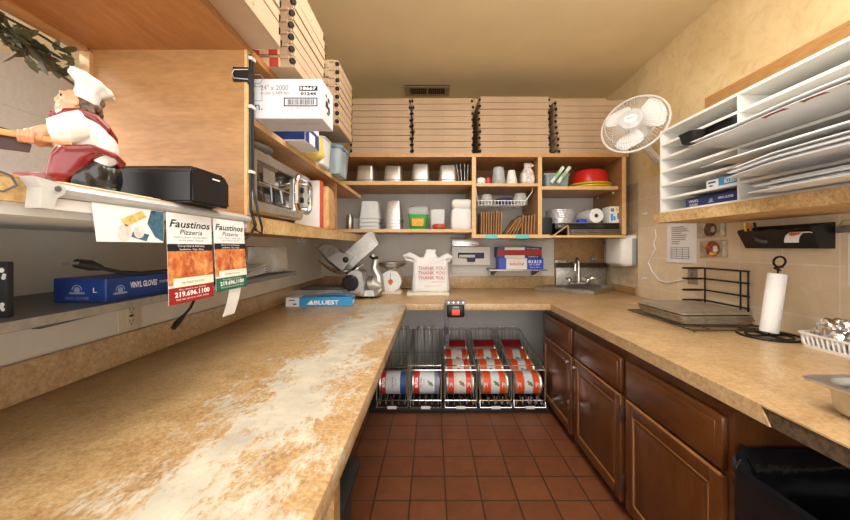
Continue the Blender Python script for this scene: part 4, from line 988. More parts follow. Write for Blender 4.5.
mb = Bd(t); mb.cyl((SX+.021,.466,LZ-.013),(SX+.0232,.466,LZ-.013),.0038); mb.build('screw', m_greyd, t)
mb = MB(); mb.tube([(SX+.004,.36,LZ-.015),(SX+.005,.385,LZ-.013),(SX+.005,.395,LZ-.022),(SX+.005,.42,LZ-.024),(SX+.005,.434,LZ-.014),(SX+.005,.428,LZ-.003),(SX+.004,.41,LZ+.002)],.0014,6)
S(mb.build('bent_wire', m_greyd),'bent wire hook on the chipboard edge left of the rail','wire')

# flyers hanging from the rail
FX = SX+.013
m_pizza, nt_, b_ = newmat('pizza_photo_print')
v_ = coords(nt_); n1_ = noise(nt_, v_, 60, 4, .6, .5); n2_ = noise(nt_, v_, 18, 3, .6, .4)
cc_ = ramp(nt_, n1_, [(.3,(150,54,26)),(.45,(190,84,42)),(.56,(214,132,74)),(.7,(228,182,130))])
nt_.links.new(mix(nt_, .4, cc_, ramp(nt_, n2_, [(.42,(150,70,38)),(.58,(222,150,88))])), b_.inputs['Base Color']); b_.inputs['Roughness'].default_value = .4
def flyer(y0, y1, z1, z0, label, foot, curl):
    t = T('flyer', label, 'flyer', (FX,(y0+y1)/2,z1))
    w, h = y1-y0, z1-z0
    R, Uv = Vector((0,1,0)), Vector((curl,-.09,1)).normalized()
    m = frame((0,.0,0),R,Uv)                      # origin at the top edge's middle
    def panel(a0, a1, f, mat, nm, dx0=0, dx1=0, par=None):
        mb = MB(); mb.M = m
        mb.box(-w/2+dx0,w/2-dx1,-a1*h,-a0*h,f,f+.0003); return mb.build(nm, mat, par or t)
    mb = MB(); mb.M = m; mb.box(-w/2,w/2,-h,0,-.0006,0); mb.build('sheet', m_paper, t)
    panel(.34,.42,.0001,m_ink,'black_strip'); panel(.42,.79,.0001,m_pizza,'pizza_photo')
    mb = MB(); mb.M = m; mb.prism([(-w/2,-.79*h),(w/2,-.79*h),(w/2,-.68*h),(.02,-.745*h),(-.02,-.79*h+.004)],.0005,.0008,'z'); mb.build('crust_photo', m_orangered, t)
    panel(.72,.82,.0009,m_cream,'cream_strip',.012,.0)
    mb = MB(); mb.M = m; mb.box(-w/2+.012,-w/2+.034,-.80*h,-.755*h,.0013,.0016); mb.build('price_tag', m_paper, t)
    panel(.82,1.0,.0002,foot,'footer')
    def tx(s, y, wd, hh, mat, **k): text(s, m @ Matrix.Translation((0,-y*h,.0003+k.pop('e',0))), w*wd, h*hh, mat, t, **k)
    tx('Faustinos',.115,.90,.085,m_ink,shear=.25,bold=.015); tx('Pizzeria',.205,.50,.055,m_ink,shear=.2)
    tx('EVERY CRUST - MADE FRESH',.265,.74,.018,m_inkgrey); tx('WITH EVERY ORDER',.30,.56,.018,m_inkgrey)
    tx('Carry-Out & Delivery',.365,.60,.028,m_inkwhite,e=.0003,shear=.2); tx('Sandwiches - Pizza - Pasta',.40,.54,.02,m_inkwhite,e=.0003)
    tx('FIND MORE AT OUR STORE',.775,.5,.022,m_inkgrey,e=.0011)
    tx('You need it we deliver',.848,.62,.018,m_inkwhite,e=.0003); tx('219.696.1100',.90,.78,.060,m_inkwhite,e=.0003,bold=.03); tx('Visit our store to order online',.955,.74,.02,m_inkwhite,e=.0003)
flyer(.667,.803,LZ-.0235,.985,'pizzeria flyer with dark red footer hanging from the rail',plain('dark_red_footer',(150,36,38),.4),-.03)
flyer(.809,.941,LZ-.0235,.993,'pizzeria flyer with dark green footer, right of the red one',plain('dark_green_footer',(24,96,70),.4),-.05)
t = T('photo_card','white card printed with a food plate photo hanging left of the flyers','card',(FX-.001,.592,LZ-.0235))
m = frame((0,0,0),(0,1,0),(.0,-.12,1))
mb = MB(); mb.M = m; mb.prism([(-.070,.0),(.07,.0),(.07,-.060),(-.062,-.060)],-.0006,0,'z'); mb.build('sheet', m_paper, t)
mb = MB(); mb.M = m; mb.prism([(-.022,-.022),(.020,-.004),(.030,-.014),(-.012,-.034)],.0002,.0006,'z'); mb.build('noodle_photo', plain('noodle_print',(222,176,104),.5,var=.25,sc=160), t)
mb = MB(); mb.M = m
for x,y,r in ((-.014,-.044,.014),(.014,-.042,.011)): mb.prism([(x+r*math.cos(2*PI*i/20),y+r*math.sin(2*PI*i/20)) for i in range(20)],.0002,.0006,'z')
mb.build('plate_photo', plain('plate_print',(214,206,200),.5,var=.1,sc=80), t)
mb = MB(); mb.M = m; mb.prism([(.040,-.001),(.069,-.001),(.069,-.058),(.05,-.050),(.032,-.026)],.0002,.0005,'z'); mb.prism([(-.006,-.050),(.03,-.058),(.036,-.046),(.005,-.040)],.0002,.0005,'z'); mb.build('blue_cloth_photo', plain('teal_print',(58,92,110),.5,var=.4,sc=120), t)
mb = MB(); mb.slab(lambda u,v:(-.012-.02*v*v,-.026+.052*u,-.10*v),3,8,(.0008,0,0)); S(mb.build('paper_strip', m_paper),'curling white paper strip hanging below the green flyer','paper').location = (FX+.017,.895,1.022)

# lower grey metal shelf
MX, MZ = -.65, .984
t = T('wall_shelf','long grey metal wall shelf under the chef ledge','shelf',(-.8,1.0,MZ))
mb = Bd(t); mb.box(WL+.001,MX,-.30,1.64,MZ-.004,MZ); mb.box(MX-.004,MX,-.30,1.64,MZ-.016,MZ-.004); mb.build('board', m_greyd, t)
mb = Bd(t); mb.box(MX,MX+.002,-.30,1.2,MZ-.015,MZ+.001); L(mb.build('front_lip', m_steel2, t),'lighter rolled front lip')
for y in (.15,1.55,.84):
    mb = Bd(t); mb.prism([(WL+.001,MZ-.005),(MX-.02,MZ-.005),(MX-.02,MZ-.014),(WL+.02,MZ-.085),(WL+.001,MZ-.085)],y,y+.02,'y'); mb.build('bracket', m_greyd, t)
t = T('glove_box','dark blue carton of vinyl gloves on the grey metal shelf','carton',(-.735,.84,MZ))
mb = MB(); mb.box(-.055,.055,-.125,.125,0,.050,bev=.0015,seg=1); mb.build('box', m_blue, t)
m = frame((.0553,-.03,.03),(0,1,0),(0,0,1)); text('VINYL GLOVES',m,.075,.014,m_inkwhite,t,bold=.03)
text('POWDER FREE',frame((.0553,.03,.030),(0,1,0),(0,0,1)),.03,.006,m_inkwhite,t)
def emblem(m, parent, s):
    mb = MB(); mb.M = m
    a = [PI*k/12 for k in range(13)]
    mb.prism([(s*.5*math.cos(x),s*.5*math.sin(x)) for x in a]+[(s*.42*math.cos(x),s*.42*math.sin(x)) for x in a[::-1]],0,.0004,'z')
    mb.prism([(s*.28*math.cos(2*PI*k/20),s*.02+s*.28*math.sin(2*PI*k/20)) for k in range(20)],0,.0003,'z')
    mb.prism([(-s*.8,-s*.30),(-s*.62,-s*.18),(s*.62,-s*.18),(s*.8,-s*.30),(s*.62,-s*.38),(-s*.62,-s*.38)],0,.0003,'z')
    return mb.build('emblem', plain('pale_blue_ink',(150,164,196),.5), parent)
emblem(frame((.0553,-.092,.022),(0,1,0),(0,0,1)),t,.022); emblem(frame((-.005,-.1253,.026),(1,0,0),(0,0,1)),t,.022)
text('VINYL GLOVES',frame((-.005,-.1253,.009),(1,0,0),(0,0,1)),.05,.006,plain('pale_ink',(150,160,190),.5),t); text('L',frame((.033,-.1253,.026),(1,0,0),(0,0,1)),.008,.010,m_inkwhite,t)
t = T('power_cable','black power cable with a three prong plug lying over the glove carton','cable',(-.72,.80,MZ+.0505))
mb = MB(); mb.tube([(.030,-.135,.034),(.032,-.11,.029),(.036,-.09,.022)],[.009,.011,.006],8); mb.build('plug', m_black, t)
mb = MB()
for dx in (-.005,.005): mb.box(.030+dx-.001,.030+dx+.001,-.155,-.134,.032,.0365)
mb.build('prong', m_steel, t)
mb = MB(); mb.tube([(.036,-.092,.022),(.040,-.05,.010),(.04,.0,.005),(.041,.05,.005),(.046,.10,.006),(.058,.13,.03),(.085,.14,.09),(.11,.13,.125),(.13,.13,.14)],.004,8); mb.build('cable', m_black, t)
t = T('black_card','upright black card panel with white spots at the left end of the metal shelf','card',(-.82,.61,MZ))
mb = MB(); mb.box(-.13,.126,-.05,-.040,0,.092,bev=.002); mb.build('box', m_blackm, t)
mb = MB()
for x,z,r in ((.118,.078,.004),(.121,.066,.0035),(.122,.070,.003),(.119,.022,.0035),(.12,.014,.003),(.117,.018,.004)): mb.cyl((x,-.0502,z),(x,-.0508,z),r,r,10)
mb.prism([(.085,.05),(.10,.056),(.112,.05),(.108,.043),(.114,.036),(.095,.034)],-.0508,-.0502,'y'); mb.build('white_spots', m_inkwhite, t)
# wall outlet on the left
def outlet(loc, n, r, label, s=1, mat=None):
    t = T('wall_outlet', label, 'outlet', loc); m = frame((0,0,0),r,(0,0,1))
    mb = MB(); mb.M = m; mb.box(-.045*s,.045*s,-.057*s,.057*s,0,.005,bev=.002); mb.build('cover_plate', mat or m_outlet, t)
    mb = MB(); mb.M = m; mb.box(-.018*s,.018*s,-.036*s,.036*s,.0052,.0075,bev=.001); mb.build('socket_face', mat or m_outlet, t)
    mb = MB(); mb.M = m
    for y in (-.02,.02):
        for x in (-.006,.006): mb.box((x-.0012)*s,(x+.0012)*s,(y-.002)*s,(y+.007)*s,.0076,.008)
        mb.cyl((0,(y-.008)*s,.0076),(0,(y-.008)*s,.008),.0026*s)
    mb.box(-.008*s,.008*s,-.003*s,.004*s,.0076,.0084); mb.build('slots', m_ink, t)
    return t
outlet((WL,1.112,.877),1,(0,1,0),'ivory wall outlet above the left counter backsplash',.95)
t = T('dangling_adapter','black cable with plug hanging from the metal shelf above the counter','cable',(-.655,.97,MZ-.02))
mb = MB(); mb.tube([(.012,-.03,.028),(.014,-.045,-.006),(.014,-.06,-.026),(.012,-.085,-.044)],.0033,7); mb.build('cable', m_black, t)
mb = MB(); mb.tube([(.012,-.083,-.043),(.012,-.105,-.057),(.012,-.118,-.066)],[.005,.008,.006],8); mb.build('plug', m_black, t)
# plates, bag, sign
random.seed(31)
for k in range(4):
    mb = MB(); mb.slab(lambda u,v:((-.06+.13*u),(-.09+.20*v)+.006*k,.0015+.0085*k+.022*v*v*(.4+.15*k)+.004*math.sin(3*u+k)),6,8,.002)
    S(mb.build('paper_tray', m_paper),'white paper tray, %s of the stack at the metal shelf end' % (ORD[3-k] if k else 'lowest'),'paper tray','white paper trays').location = (-.76,1.32,MZ)
t = T('clear_bag','clear bag of white items at the right end of the metal shelf','bag',(-.74,1.545,MZ))
mb = MB(); mb.loft([[(p[0]*(1+random.uniform(-.08,.08)),p[1]*(1+random.uniform(-.08,.08)),z) for p in rrect(w,d,.015,4)] for w,d,z in ((.10,.11,0),(.13,.14,.01),(.13,.14,.05),(.12,.14,.09),(.12,.15,.115),(.02,.14,.118))]); mb.build('wrap', plain('hazy_film',(226,222,212),.2,trans=.6,ior=1.1), t, ang=1.2)
mb = MB(); mb.box(-.04,.04,-.045,.045,.004,.034,bev=.01); mb.build('contents', m_paper, t)
t = T('wall_sign','white notice with a red bar on the left wall above the metal shelf','sign',(WL,1.82,1.06))
mb = MB(); mb.box(0.0005,.003,-.11,.08,-.07,.055); mb.build('sheet', m_paper, t)
mb = MB(); mb.box(.003,.0036,-.10,.07,.015,.045); mb.build('red_bar', plain('sign_red',(150,36,32),.5), t)
text('MUST BE',frame((.0032,-.015,-.006),(0,1,0),(0,0,1)),.13,.026,m_ink,t,bold=.03); text('SIGNED',frame((.0032,-.015,-.045),(0,1,0),(0,0,1)),.13,.026,m_ink,t,bold=.03)
for k in range(2):
    mb = MB(); y = 1.36+.045*k; mb.tube([(SX-.002,y,LZ-.050),(SX-.002,y,LZ-.07),(SX-.002,y+.01,LZ-.078),(SX-.002,y+.02,LZ-.07),(SX-.002,y+.021,LZ-.062)],.0018,6)
    S(mb.build('wire_hook', m_greyd),'small dark wire hook under the shelf below the oven, %s one' % ('left' if k == 0 else 'right'),'hook')

# garland of leaves in the opening
t = T('leaf_garland','dusty artificial leaf garland drooping along the top of the opening','garland',(-1.02,.80,1.62))
mb = MB(); st = [(.02,-.60,.03),(.015,-.35,.025),(.02,-.20,.02),(.02,-.06,.012),(.015,.02,-.01),(.02,.06,-.028),(.025,.10,-.055),(.045,.14,-.078),(.052,.158,-.092)]
mb.tube(st,.0035,6); mb.tube([(.02,-.15,.024),(.0,-.02,.03),(.01,.09,.026),(.02,.15,.012)],.003,6); mb.build('stem', m_stem, t)
mb = MB(); random.seed(77)
for k in range(150):
    b = random.random()**.8; y = -.20+.36*b; big = 1 if random.random() < .8 else .7
    p = Vector((random.uniform(-.03,.02),y,.026-.05*max(0,b-.5)+random.uniform(-.05+.02*b,.012)))
    d = Vector((random.uniform(-.3,.5),random.uniform(-.9,.9),random.uniform(-1,.3))).normalized(); s = d.cross(Vector((random.uniform(-.4,.4),.3,1))).normalized(); n_ = d.cross(s)
    l = random.uniform(.035,.06)*big; w = l*.24
    a = [p, p+d*l*.3+s*w+n_*.003, p+d*l*.7+s*w*.8, p+d*l-n_*.004, p+d*l*.7-s*w*.8, p+d*l*.3-s*w+n_*.003]
    a = [Vector((min(x.x,.035),min(x.y,.158),min(x.z,.035))) for x in a]; off = n_*.0008
    mb.loft([[tuple(x) for x in a],[tuple(x+off) for x in a]])
mb.build('leaves', m_leaf, t, smooth=False)

# panel edge: clip and cable
t = T('binder_clip','black binder clip on the front edge of the plywood side panel','clip',(SX,PY,1.59))
mb = MB(); mb.prism([(-.034,-.0025),(-.034,-.008),(.008,-.006),(.008,.028),(-.034,.029),(-.034,.0235),(-.002,.0225),(-.002,-.0015)],-.020,.020,'z'); mb.build('body', m_black, t)
for s in (-1,1):
    mb = MB(); z = .012*s; y = -.009 if s < 0 else .030
    mb.tube([(.008,y*.6,-.014),(-.03,y,-.012),(-.036,y,.0),(-.03,y,.012),(.008,y*.6,.014)] if s < 0 else [(.008,.024,-.014),(.03,.02,-.012),(.040,.016,.0),(.03,.02,.012),(.008,.024,.014)],.0014,6); mb.build('wire_arm', m_steel, t)
t = T('black_cable','black cable clipped down the front edge of the plywood side panel','cable',(SX+.009,PY+.012,1.64))
mb = Bd(t); x = SX+.005
mb.tube([(x,PY+.012,1.655),(x,PY+.013,1.50),(x+.002,PY+.011,1.35),(x,PY+.014,1.25),(x+.002,PY+.012,1.205),(x+.012,PY+.02,1.165),(x+.008,PY-.0,1.135),(x+.002,PY-.05,1.11),(x-.02,PY-.08,1.10)],.0038,8)
mb.tube([(x+.002,PY+.022,1.655),(x+.002,PY+.024,1.45),(x+.003,PY+.022,1.27),(x+.016,PY+.025,1.20),(x+.02,PY+.04,1.16),(x+.012,PY+.055,1.14),(x+.004,PY+.035,1.15),(x+.006,PY+.01,1.20)],.0036,8)
mb.build('cable', m_black, t)
for z in (1.50,1.312,1.64):
    mb = Bd(t); mb.box(SX+.0025,SX+.014,PY+.004,PY+.028,z,z+.009,bev=.002); mb.build('cable_clip', m_white, t)

# white carton of film, sticking out over the shelf
t = T('film_carton','white 24 inch film carton sticking out over the middle shelf','carton',(-.632,1.076,1.4815))
w, d, h = .61, .115, .118
mb = MB(); mb.box(-w/2,w/2,-d/2,d/2,0,h,bev=.0015,seg=1); mb.build('box', plain('white_carton_board',(206,207,212),.6,var=.02), t)
fy = -d/2-.0004
def ftx(s,x,z,ww,hh,mat=m_ink,**k): text(s,frame((x,fy,z),(1,0,0),(0,0,1)),ww,hh,mat,t,**k)
ftx('24" x 2000\'',.166,.092,.085,.016,m_inkgrey); ftx('61cm x 609.6m',.166,.076,.085,.010,m_inkgrey)
mb = MB(); mb.box(.238,.292,fy-.0001,fy+.0002,.082,.097); mb.build('code_block', m_ink, t)
text('18667',frame((.265,fy-.0003,.0895),(1,0,0),(0,0,1)),.046,.010,m_inkwhite,t,bold=.03); ftx('01244',.265,.0735,.046,.010,bold=.03)
mb = MB()
for a in ((.192,.292,.036,.039),(.192,.292,.059,.062),(.192,.195,.036,.062),(.289,.292,.036,.062)): mb.box(a[0],a[1],fy-.0001,fy+.0002,a[2],a[3])
random.seed(5); x = .204
while x < .280:
    ww = random.choice((.0008,.0014,.0022)); mb.box(x,x+ww,fy-.0001,fy+.0002,.041,.057); x += ww+random.choice((.001,.0016,.0024))
mb.build('barcode', m_ink, t)
ftx('1 00 18667 01244 2',.242,.031,.07,.005,m_inkgrey); ftx('n.',.118,.033,.022,.016,m_ink)
mb = MB()
for a in ((.105,.128,.052,.0535),(.105,.128,.0945,.096),(.1265,.128,.052,.096)): mb.box(a[0],a[1],fy-.0001,fy+.0002,a[2],a[3])
mb.build('grey_outline', m_inkgrey, t)
mb = MB(); ex = w/2+.0002
for y,z,a,b in ((-.01,.06,.012,.02),(.008,.08,.010,.012),(.012,.05,.008,.02),(-.016,.085,.006,.008),(.0,.035,.010,.006)): mb.box(ex,ex+.0004,y-a,y+a,z-b/2,z+b/2)
mb.build('end_print', m_ink, t)
text('CUTTER FILM',frame((.235,-.015,-.0004),(1,0,0),(0,-1,0)),.10,.007,m_inkgrey,t)
t = T('small_carton','white and blue carton under the white film carton on the middle shelf','carton',(-.60,1.30,1.4815))
mb = MB(); mb.box(-.14,.145,-.07,.08,0,.085,bev=.0015,seg=1); mb.build('box', m_paper, t)
mb = MB(); mb.box(.02,.144,-.0706,-.0702,.004,.07); mb.box(.1453,.1457,-.069,.079,.002,.06); mb.build('blue_print', m_blue, t)
mb = MB(); mb.box(.146,.1464,-.03,.03,.004,.045); mb.build('white_print', m_inkwhite, t)
random.seed(6)
mb = MB(); mb.loft([[(p[0]*(1+random.uniform(-.1,.1)),p[1]*(1+random.uniform(-.1,.1)),z) for p in rrect(w,d,.02,5)] for w,d,z in ((.10,.12,0),(.13,.15,.02),(.12,.15,.07),(.13,.13,.095),(.06,.08,.108))])
S(mb.build('yellow_bag', plain('pale_yellow_wrap',(232,208,110),.35,var=.1), ang=1.0),'crumpled yellow wrapper on the middle shelf','bag').location = (-.545,1.47,1.4815)
mb = MB(); pan_mb(.13,.13,.13,.9,.006,.02,mb=mb); S(mb.build('plastic_tub', m_cloudy),'cloudy white tub between yellow wrapper and bluish tub','tub').location = (-.565,1.645,1.4815)
t = T('plastic_tub','clear bluish storage tub overhanging the corner of the middle shelf','tub',(-.555,1.87,1.4815))
mb = MB(); pan_mb(.165,.20,.135,.88,.004,.03,mb=mb); mb.build('tub', m_bluish, t)
mb = MB(); mb.loft([rrect(.178,.213,.034,z=.1355),rrect(.180,.215,.035,z=.146),rrect(.16,.19,.03,z=.149)]); L(mb.build('lid', plain('blue_clear_lid',(120,170,214),.2,trans=.4), t),'bluish lid')

# toaster oven
t = T('toaster_oven','stainless countertop oven with big loop handle on the left shelf','oven',(-.735,1.23,LZ))
mb = MB()
for x in (-.16,.16):
    for y in (-.17,.17): mb.cyl((x,y,0),(x,y,.013),.014)
mb.build('foot', m_black, t)
mb = MB(); mb.box(-.19,.175,-.205,.205,.013,.215,bev=.012); mb.build('body', m_steel, t)
def oring(y0,y1,z0,z1,r,x): return [(x,p[0]+(y0+y1)/2,p[1]+(z0+z1)/2) for p in rrect(y1-y0,z1-z0,r,5)]
mb = MB(); mb.loft([oring(-.205,.205,.02,.212,.012,.1755),oring(-.205,.205,.02,.212,.012,.190),oring(-.200,.200,.025,.207,.012,.197),oring(-.175,.125,.048,.186,.012,.197),oring(-.172,.122,.052,.182,.010,.1885)]); d = mb.build('door', m_steel, t)
mb = MB(); mb.loft([oring(-.172,.122,.052,.182,.010,.1886),oring(-.170,.120,.054,.180,.010,.1892)]); mb.build('glass', m_glass, d)
mb = MB(); mb.box(.1893,.1897,-.15,.10,.112,.116); mb.box(.1893,.1897,-.12,-.04,.12,.165); mb.build('rack_glimpse', m_steel2, d)
mb = MB(); hp = [(.232,p[0]+.115,p[1]+.112) for p in rrect(.14,.135,.04,7)]
mb.tube(hp,.0095,10,closed=True); mb.build('loop_handle', m_chrome, d)
mb = MB()
for z in (.112-.05,.112+.05): mb.cyl((.1965,.155,z),(.228,.165,z),.008)
mb.build('handle_post', m_chrome, d)
mb = MB()
for z in (.06,.10,.14): mb.cyl((.1972,.178,z),(.206,.178,z),.012,.011,16)
mb.build('knob', m_black, t)
for k in range(2):
    mb = MB(); mb.lathe([(.09,0),(.096,.003),(.096,.010),(.09,.014),(.07,.026),(.03,.030)],30); S(mb.build('plastic_dome', m_clear),'clear plastic food dome on top of the oven, %s' % ('lower' if k == 0 else 'upper'),'dome').location = (-.66,1.20,LZ+.2155+k*.031)
t = T('white_binder','white binder with a red edge standing right of the oven','binder',(-.70,1.705,LZ))
mb = MB(); mb.box(-.155,.148,-.022,.022,0,.235,bev=.003); mb.build('cover', m_paper, t)
mb = MB(); mb.box(.1485,.1535,-.022,.022,0,.235,bev=.002); mb.build('spine', plain('red_orange_edge',(204,84,56),.5), t)
t = T('kraft_bag','crumpled brown kraft bag standing at the right end of the left shelf','bag',(-.69,1.84,LZ))
random.seed(12)
mb = MB(); mb.loft([[(p[0]*(1+random.uniform(-.02,.02)),p[1]*(1+random.uniform(-.06,.06)),z+random.uniform(-.003,.003)) for p in rrect(w,d,.02,5)] for w,d,z in ((.30,.135,0.003),(.31,.145,.02),(.305,.14,.07),(.31,.15,.12),(.30,.14,.17),(.305,.12,.20),(.29,.09,.225))])
mb.build('bag', plain('kraft_bag_paper',(196,152,104),.7,var=.12,sc=20,bmp=.4), t, ang=.5)
# ================================================================== right wall
SF, SY = 1.196, 1.80
t = T('paper_sorter','white painted sorter of six rows of slots on the right wall','sorter',(1.36,1.3,1.274))
z0, rowh, th = 1.274, .0698, .011
y_end = -.2
for k in range(7):
    z = z0+rowh*k
    mb = Bd(t); mb.box(SF,1.522,y_end,SY-.0125,z-.0,z+th if k < 6 else z+th); mb.build('shelf', m_whitep, t)
mb = Bd(t); mb.box(SF,1.522,SY-.012,SY,z0,z0+6*rowh+th); mb.build('end_panel', m_whitep, t)
for y in (1.34,.88,.42):
    for k in range(6):
        mb = Bd(t); mb.box(SF+.001,1.521,y-.005,y+.005,z0+rowh*k+th+.0005,z0+rowh*(k+1)-.0005); mb.build('divider', m_whitep, t)
mb = Bd(t); mb.box(1.5225,1.5265,y_end,SY,z0,z0+6*rowh+th); mb.build('back_panel', m_whitep, t)
t = T('ledge_board','chipboard ledge under the white sorter','ledge',(1.36,1.0,1.2225))
mb = Bd(t); mb.box(1.172,WR,y_end,1.812,1.225,1.268); mb.build('core', m_osb, t)
mb = Bd(t); mb.box(1.171,WR,y_end,1.812,1.2682,1.2736); mb.build('facing', m_lam, t)
t = T('wall_cleat','long plywood board fixed on the wall behind and above the sorter','board',(1.53,1.0,1.7))
mb = Bd(t); mb.box(1.5268,WR-.0002,y_end,1.92,1.69,1.93); mb.build('board', m_plyh, t)
# things in the sorter slots
zr = lambda k: z0+rowh*k+th+.0005
t = T('blue_carton','small blue and white carton in the second slot row from below','carton',(1.25,1.44,zr(1)))
mb = MB(); mb.box(-.03,.20,-.09,.085,0,.038,bev=.001); mb.build('box', m_paper, t)
mb = MB(); mb.box(-.0306,-.0302,-.088,.02,.001,.037); mb.build('blue_print', m_sky, t)
mb = MB(); mb.box(-.0306,-.0302,.035,.075,.022,.029); mb.box(-.0306,-.0302,.05,.07,.008,.014); mb.build('navy_print', m_navy, t)
text('BLUEST',frame((-.0308,-.04,.018),(0,-1,0),(0,0,1)),.06,.015,m_inkwhite,t,bold=.02)
t = T('glove_box','dark blue glove carton in the lowest slot row','carton',(1.25,1.50,zr(0)))
mb = MB(); mb.box(-.03,.20,-.15,.15,0,.044,bev=.001); mb.build('box', plain('dark_blue_carton',(34,46,96),.45), t)
emblem(frame((-.0303,.0,.018),(0,-1,0),(0,0,1)),t,.02); text('VINYL GLOVES',frame((-.0303,-.075,.024),(0,-1,0),(0,0,1)),.075,.010,m_inkwhite,t)
text('VINYL',frame((-.0303,.10,.028),(0,-1,0),(0,0,1)),.06,.012,m_inkwhite,t); text('GLOVES',frame((-.0303,.10,.011),(0,-1,0),(0,0,1)),.05,.010,m_inkwhite,t)
t = T('black_trays','black plastic trays in the fifth slot row, handle end sticking out','tray',(1.325,1.475,zr(4)))
mb = MB().at(0,0,0); pan_mb(.26,.24,.053,.92,.006,.03,mb=mb); mb.build('tray', m_black, t)
mb = MB(); mb.tube([(-.10,.10,.036),(-.155,.115,.036),(-.16,.06,.036),(-.11,.04,.036)],[.012,.010,.010,.012],8); mb.build('handle', m_black, t)
mb = MB(); pan_mb(.07,.10,.045,.8,.003,.02,mb=mb.at(-.155,.065,.002)); mb.build('cup', m_blackm, t)
m_smudge = plain('red_brown_smudge',(132,64,54),.7,var=.3,sc=60)
def sheets(nm, label, k, tip, sag, n, y0, y1, rise, mat, curl=0, dz=.004, red=False):
    """large paper sheets lying in a slot row, front edges hanging out over the room"""
    t = T('paper_sheets', label, 'paper', (SF,(y0+y1)/2,zr(k)), 0, None)
    for i in range(n):
        xo = tip + .018*((i*7)%3)/2; ya, yb = y0+.01*((i*5)%3), y1-.02*((i*3)%4)
        def fn(u, v, i=i, xo=xo, ya=ya, yb=yb):
            x = xo+(1.50-xo)*u; y = ya+(yb-ya)*v
            e = max(0,(SF+.02-x)/(SF+.02-xo))
            z = zr(k)+.0015+dz*i - sag*e**1.6 + rise*e*(v*(1-v)*2) + curl*max(0,v-.8)*e*3
            if x > SF-.001: z = max(z, zr(k)+.0015+dz*i)
            return (x,y,z)
        mb = Bd(t); mb.slab(fn,14,10,.0014 if i < n-1 else .002); mb.build('sheet', mat if i%2 == 0 else m_paper, t)
        if red and i == 0:
            for ua, ub, va, vb in ((.01,.045,.46,.53),(.012,.05,.58,.66),(.02,.05,.36,.41)):
                mb = Bd(t); mb.slab(lambda u,v: tuple(Vector(fn(ua+(ub-ua)*u*(1-.4*math.sin(3*v)),va+(vb-va)*v))+Vector((-.0004,0,-.0007))),4,6,.0004); mb.build('red_smudge', m_smudge, t)
    return t
sheets('a','thick bundle of white paper sheets hanging out of the lowest slot row',0,1.07,.004,6,.55,1.16,.006,m_paper,dz=.0055)
sheets('b','pointed bundle of white paper sheets hanging out of the second slot row',1,1.03,.005,7,.52,1.21,.008,m_paper,dz=.005,curl=-.02)
sheets('c','grey white paper sheets drooping from the third slot row',2,1.04,.020,3,.55,1.33,.010,m_paper2,dz=.004)
sheets('d','curled white paper sheets with red smudges rolling out of the fourth slot row',3,1.03,.012,6,.50,1.38,.05,m_paper2,dz=.0045,curl=.03,red=True)
# red smudges on the drooping sheets' edge
# wall papers
def wallpaper(nm, label, cat, y0, y1, z0, z1, lines):
    t = T(nm, label, cat, (WR,(y0+y1)/2,(z0+z1)/2)); w, h = y1-y0, z1-z0
    m = frame((0,0,0),(0,-1,0),(0,0,1))
    mb = MB(); mb.M = m; mb.slab(lambda u,v:(-w/2+w*u,-h/2+h*v,.0012+.004*(1-v)**2*(1+.5*math.sin(5*u))),6,8,.0008); mb.build('sheet', m_paper, t)
    return t, m, w, h
t, m, w, h = wallpaper('notice','white printed notice taped on the tiles under the sorter ledge','notice',1.985,2.235,1.003,1.245,0)
mb = MB(); mb.M = m
random.seed(17)
for k in range(9):
    L_ = random.uniform(.25,.6)*w; mb.box(-w*.32,-w*.32+L_,h*(.40-.052*k),h*(.40-.052*k)+.004,.0045,.0052)
mb.build('typed_lines', plain('brown_grey_ink',(150,110,108),.6), t)
mb = MB(); mb.M = m
for k in range(6): mb.box(-w*.32,w*.36-random.uniform(0,.1)*w,-h*(.12+.055*k),-h*(.12+.055*k)+.0025,.0085,.0092)
for k in range(4): mb.box(-w*.32+w*.2*k,-w*.32+w*.2*k+.002,-h*.40,-h*.12,.0085,.0092)
mb.build('ruled_lines', m_inkgrey, t)
def picture(y0,y1,z0,z1,label,c1,c2,c3):
    t = T('picture', label, 'picture', (WR,(y0+y1)/2,(z0+z1)/2)); w, h = y1-y0, z1-z0; m = frame((0,0,0),(0,-1,.03),(0,0,1))
    mb = MB(); mb.M = m; mb.box(-w/2,w/2,-h/2,h/2,.0005,.009,bev=.002); mb.build('clear_case', plain('case_grey',(176,164,140),.2,var=.2,sc=40), t)
    mb = MB(); mb.M = m; mb.prism([(.46*h*1.1*math.cos(2*PI*k/30),.46*h*math.sin(2*PI*k/30)) for k in range(30)],.0092,.0102,'z'); mb.build('round_picture', plain('round_print_a',c1,.35,var=.5,sc=40), t)
    mb = MB(); mb.M = m; mb.prism([(.02+.17*h*math.cos(2*PI*k/12)*(1+.3*math.sin(3*k)),.0+.2*h*math.sin(2*PI*k/12)) for k in range(12)],.0104,.0110,'z'); mb.build('pale_centre', plain('round_print_b',c2,.4,var=.1), t)
    mb = MB(); mb.M = m; mb.prism([(-.25*h,-.36*h),(.26*h,-.34*h),(.36*h,-.12*h),(.1*h,-.2*h),(-.2*h,-.18*h)],.0103,.0108,'z'); mb.build('lower_print', plain('round_print_c',c3,.4,var=.2), t)
    mb = MB(); mb.M = m; mb.box(w*.36,w*.47,-h*.42,h*.42,.0092,.0098); mb.build('side_strip', plain('case_strip',(200,196,184),.4,var=.2,sc=90), t)
picture(1.785,1.975,1.152,1.238,'upper small framed round picture beside the notice, brown and dark',(92,66,44),(170,160,140),(60,44,32))
picture(1.775,1.955,1.042,1.136,'lower small framed round picture beside the notice, red and yellow',(150,70,50),(236,228,214),(214,170,64))
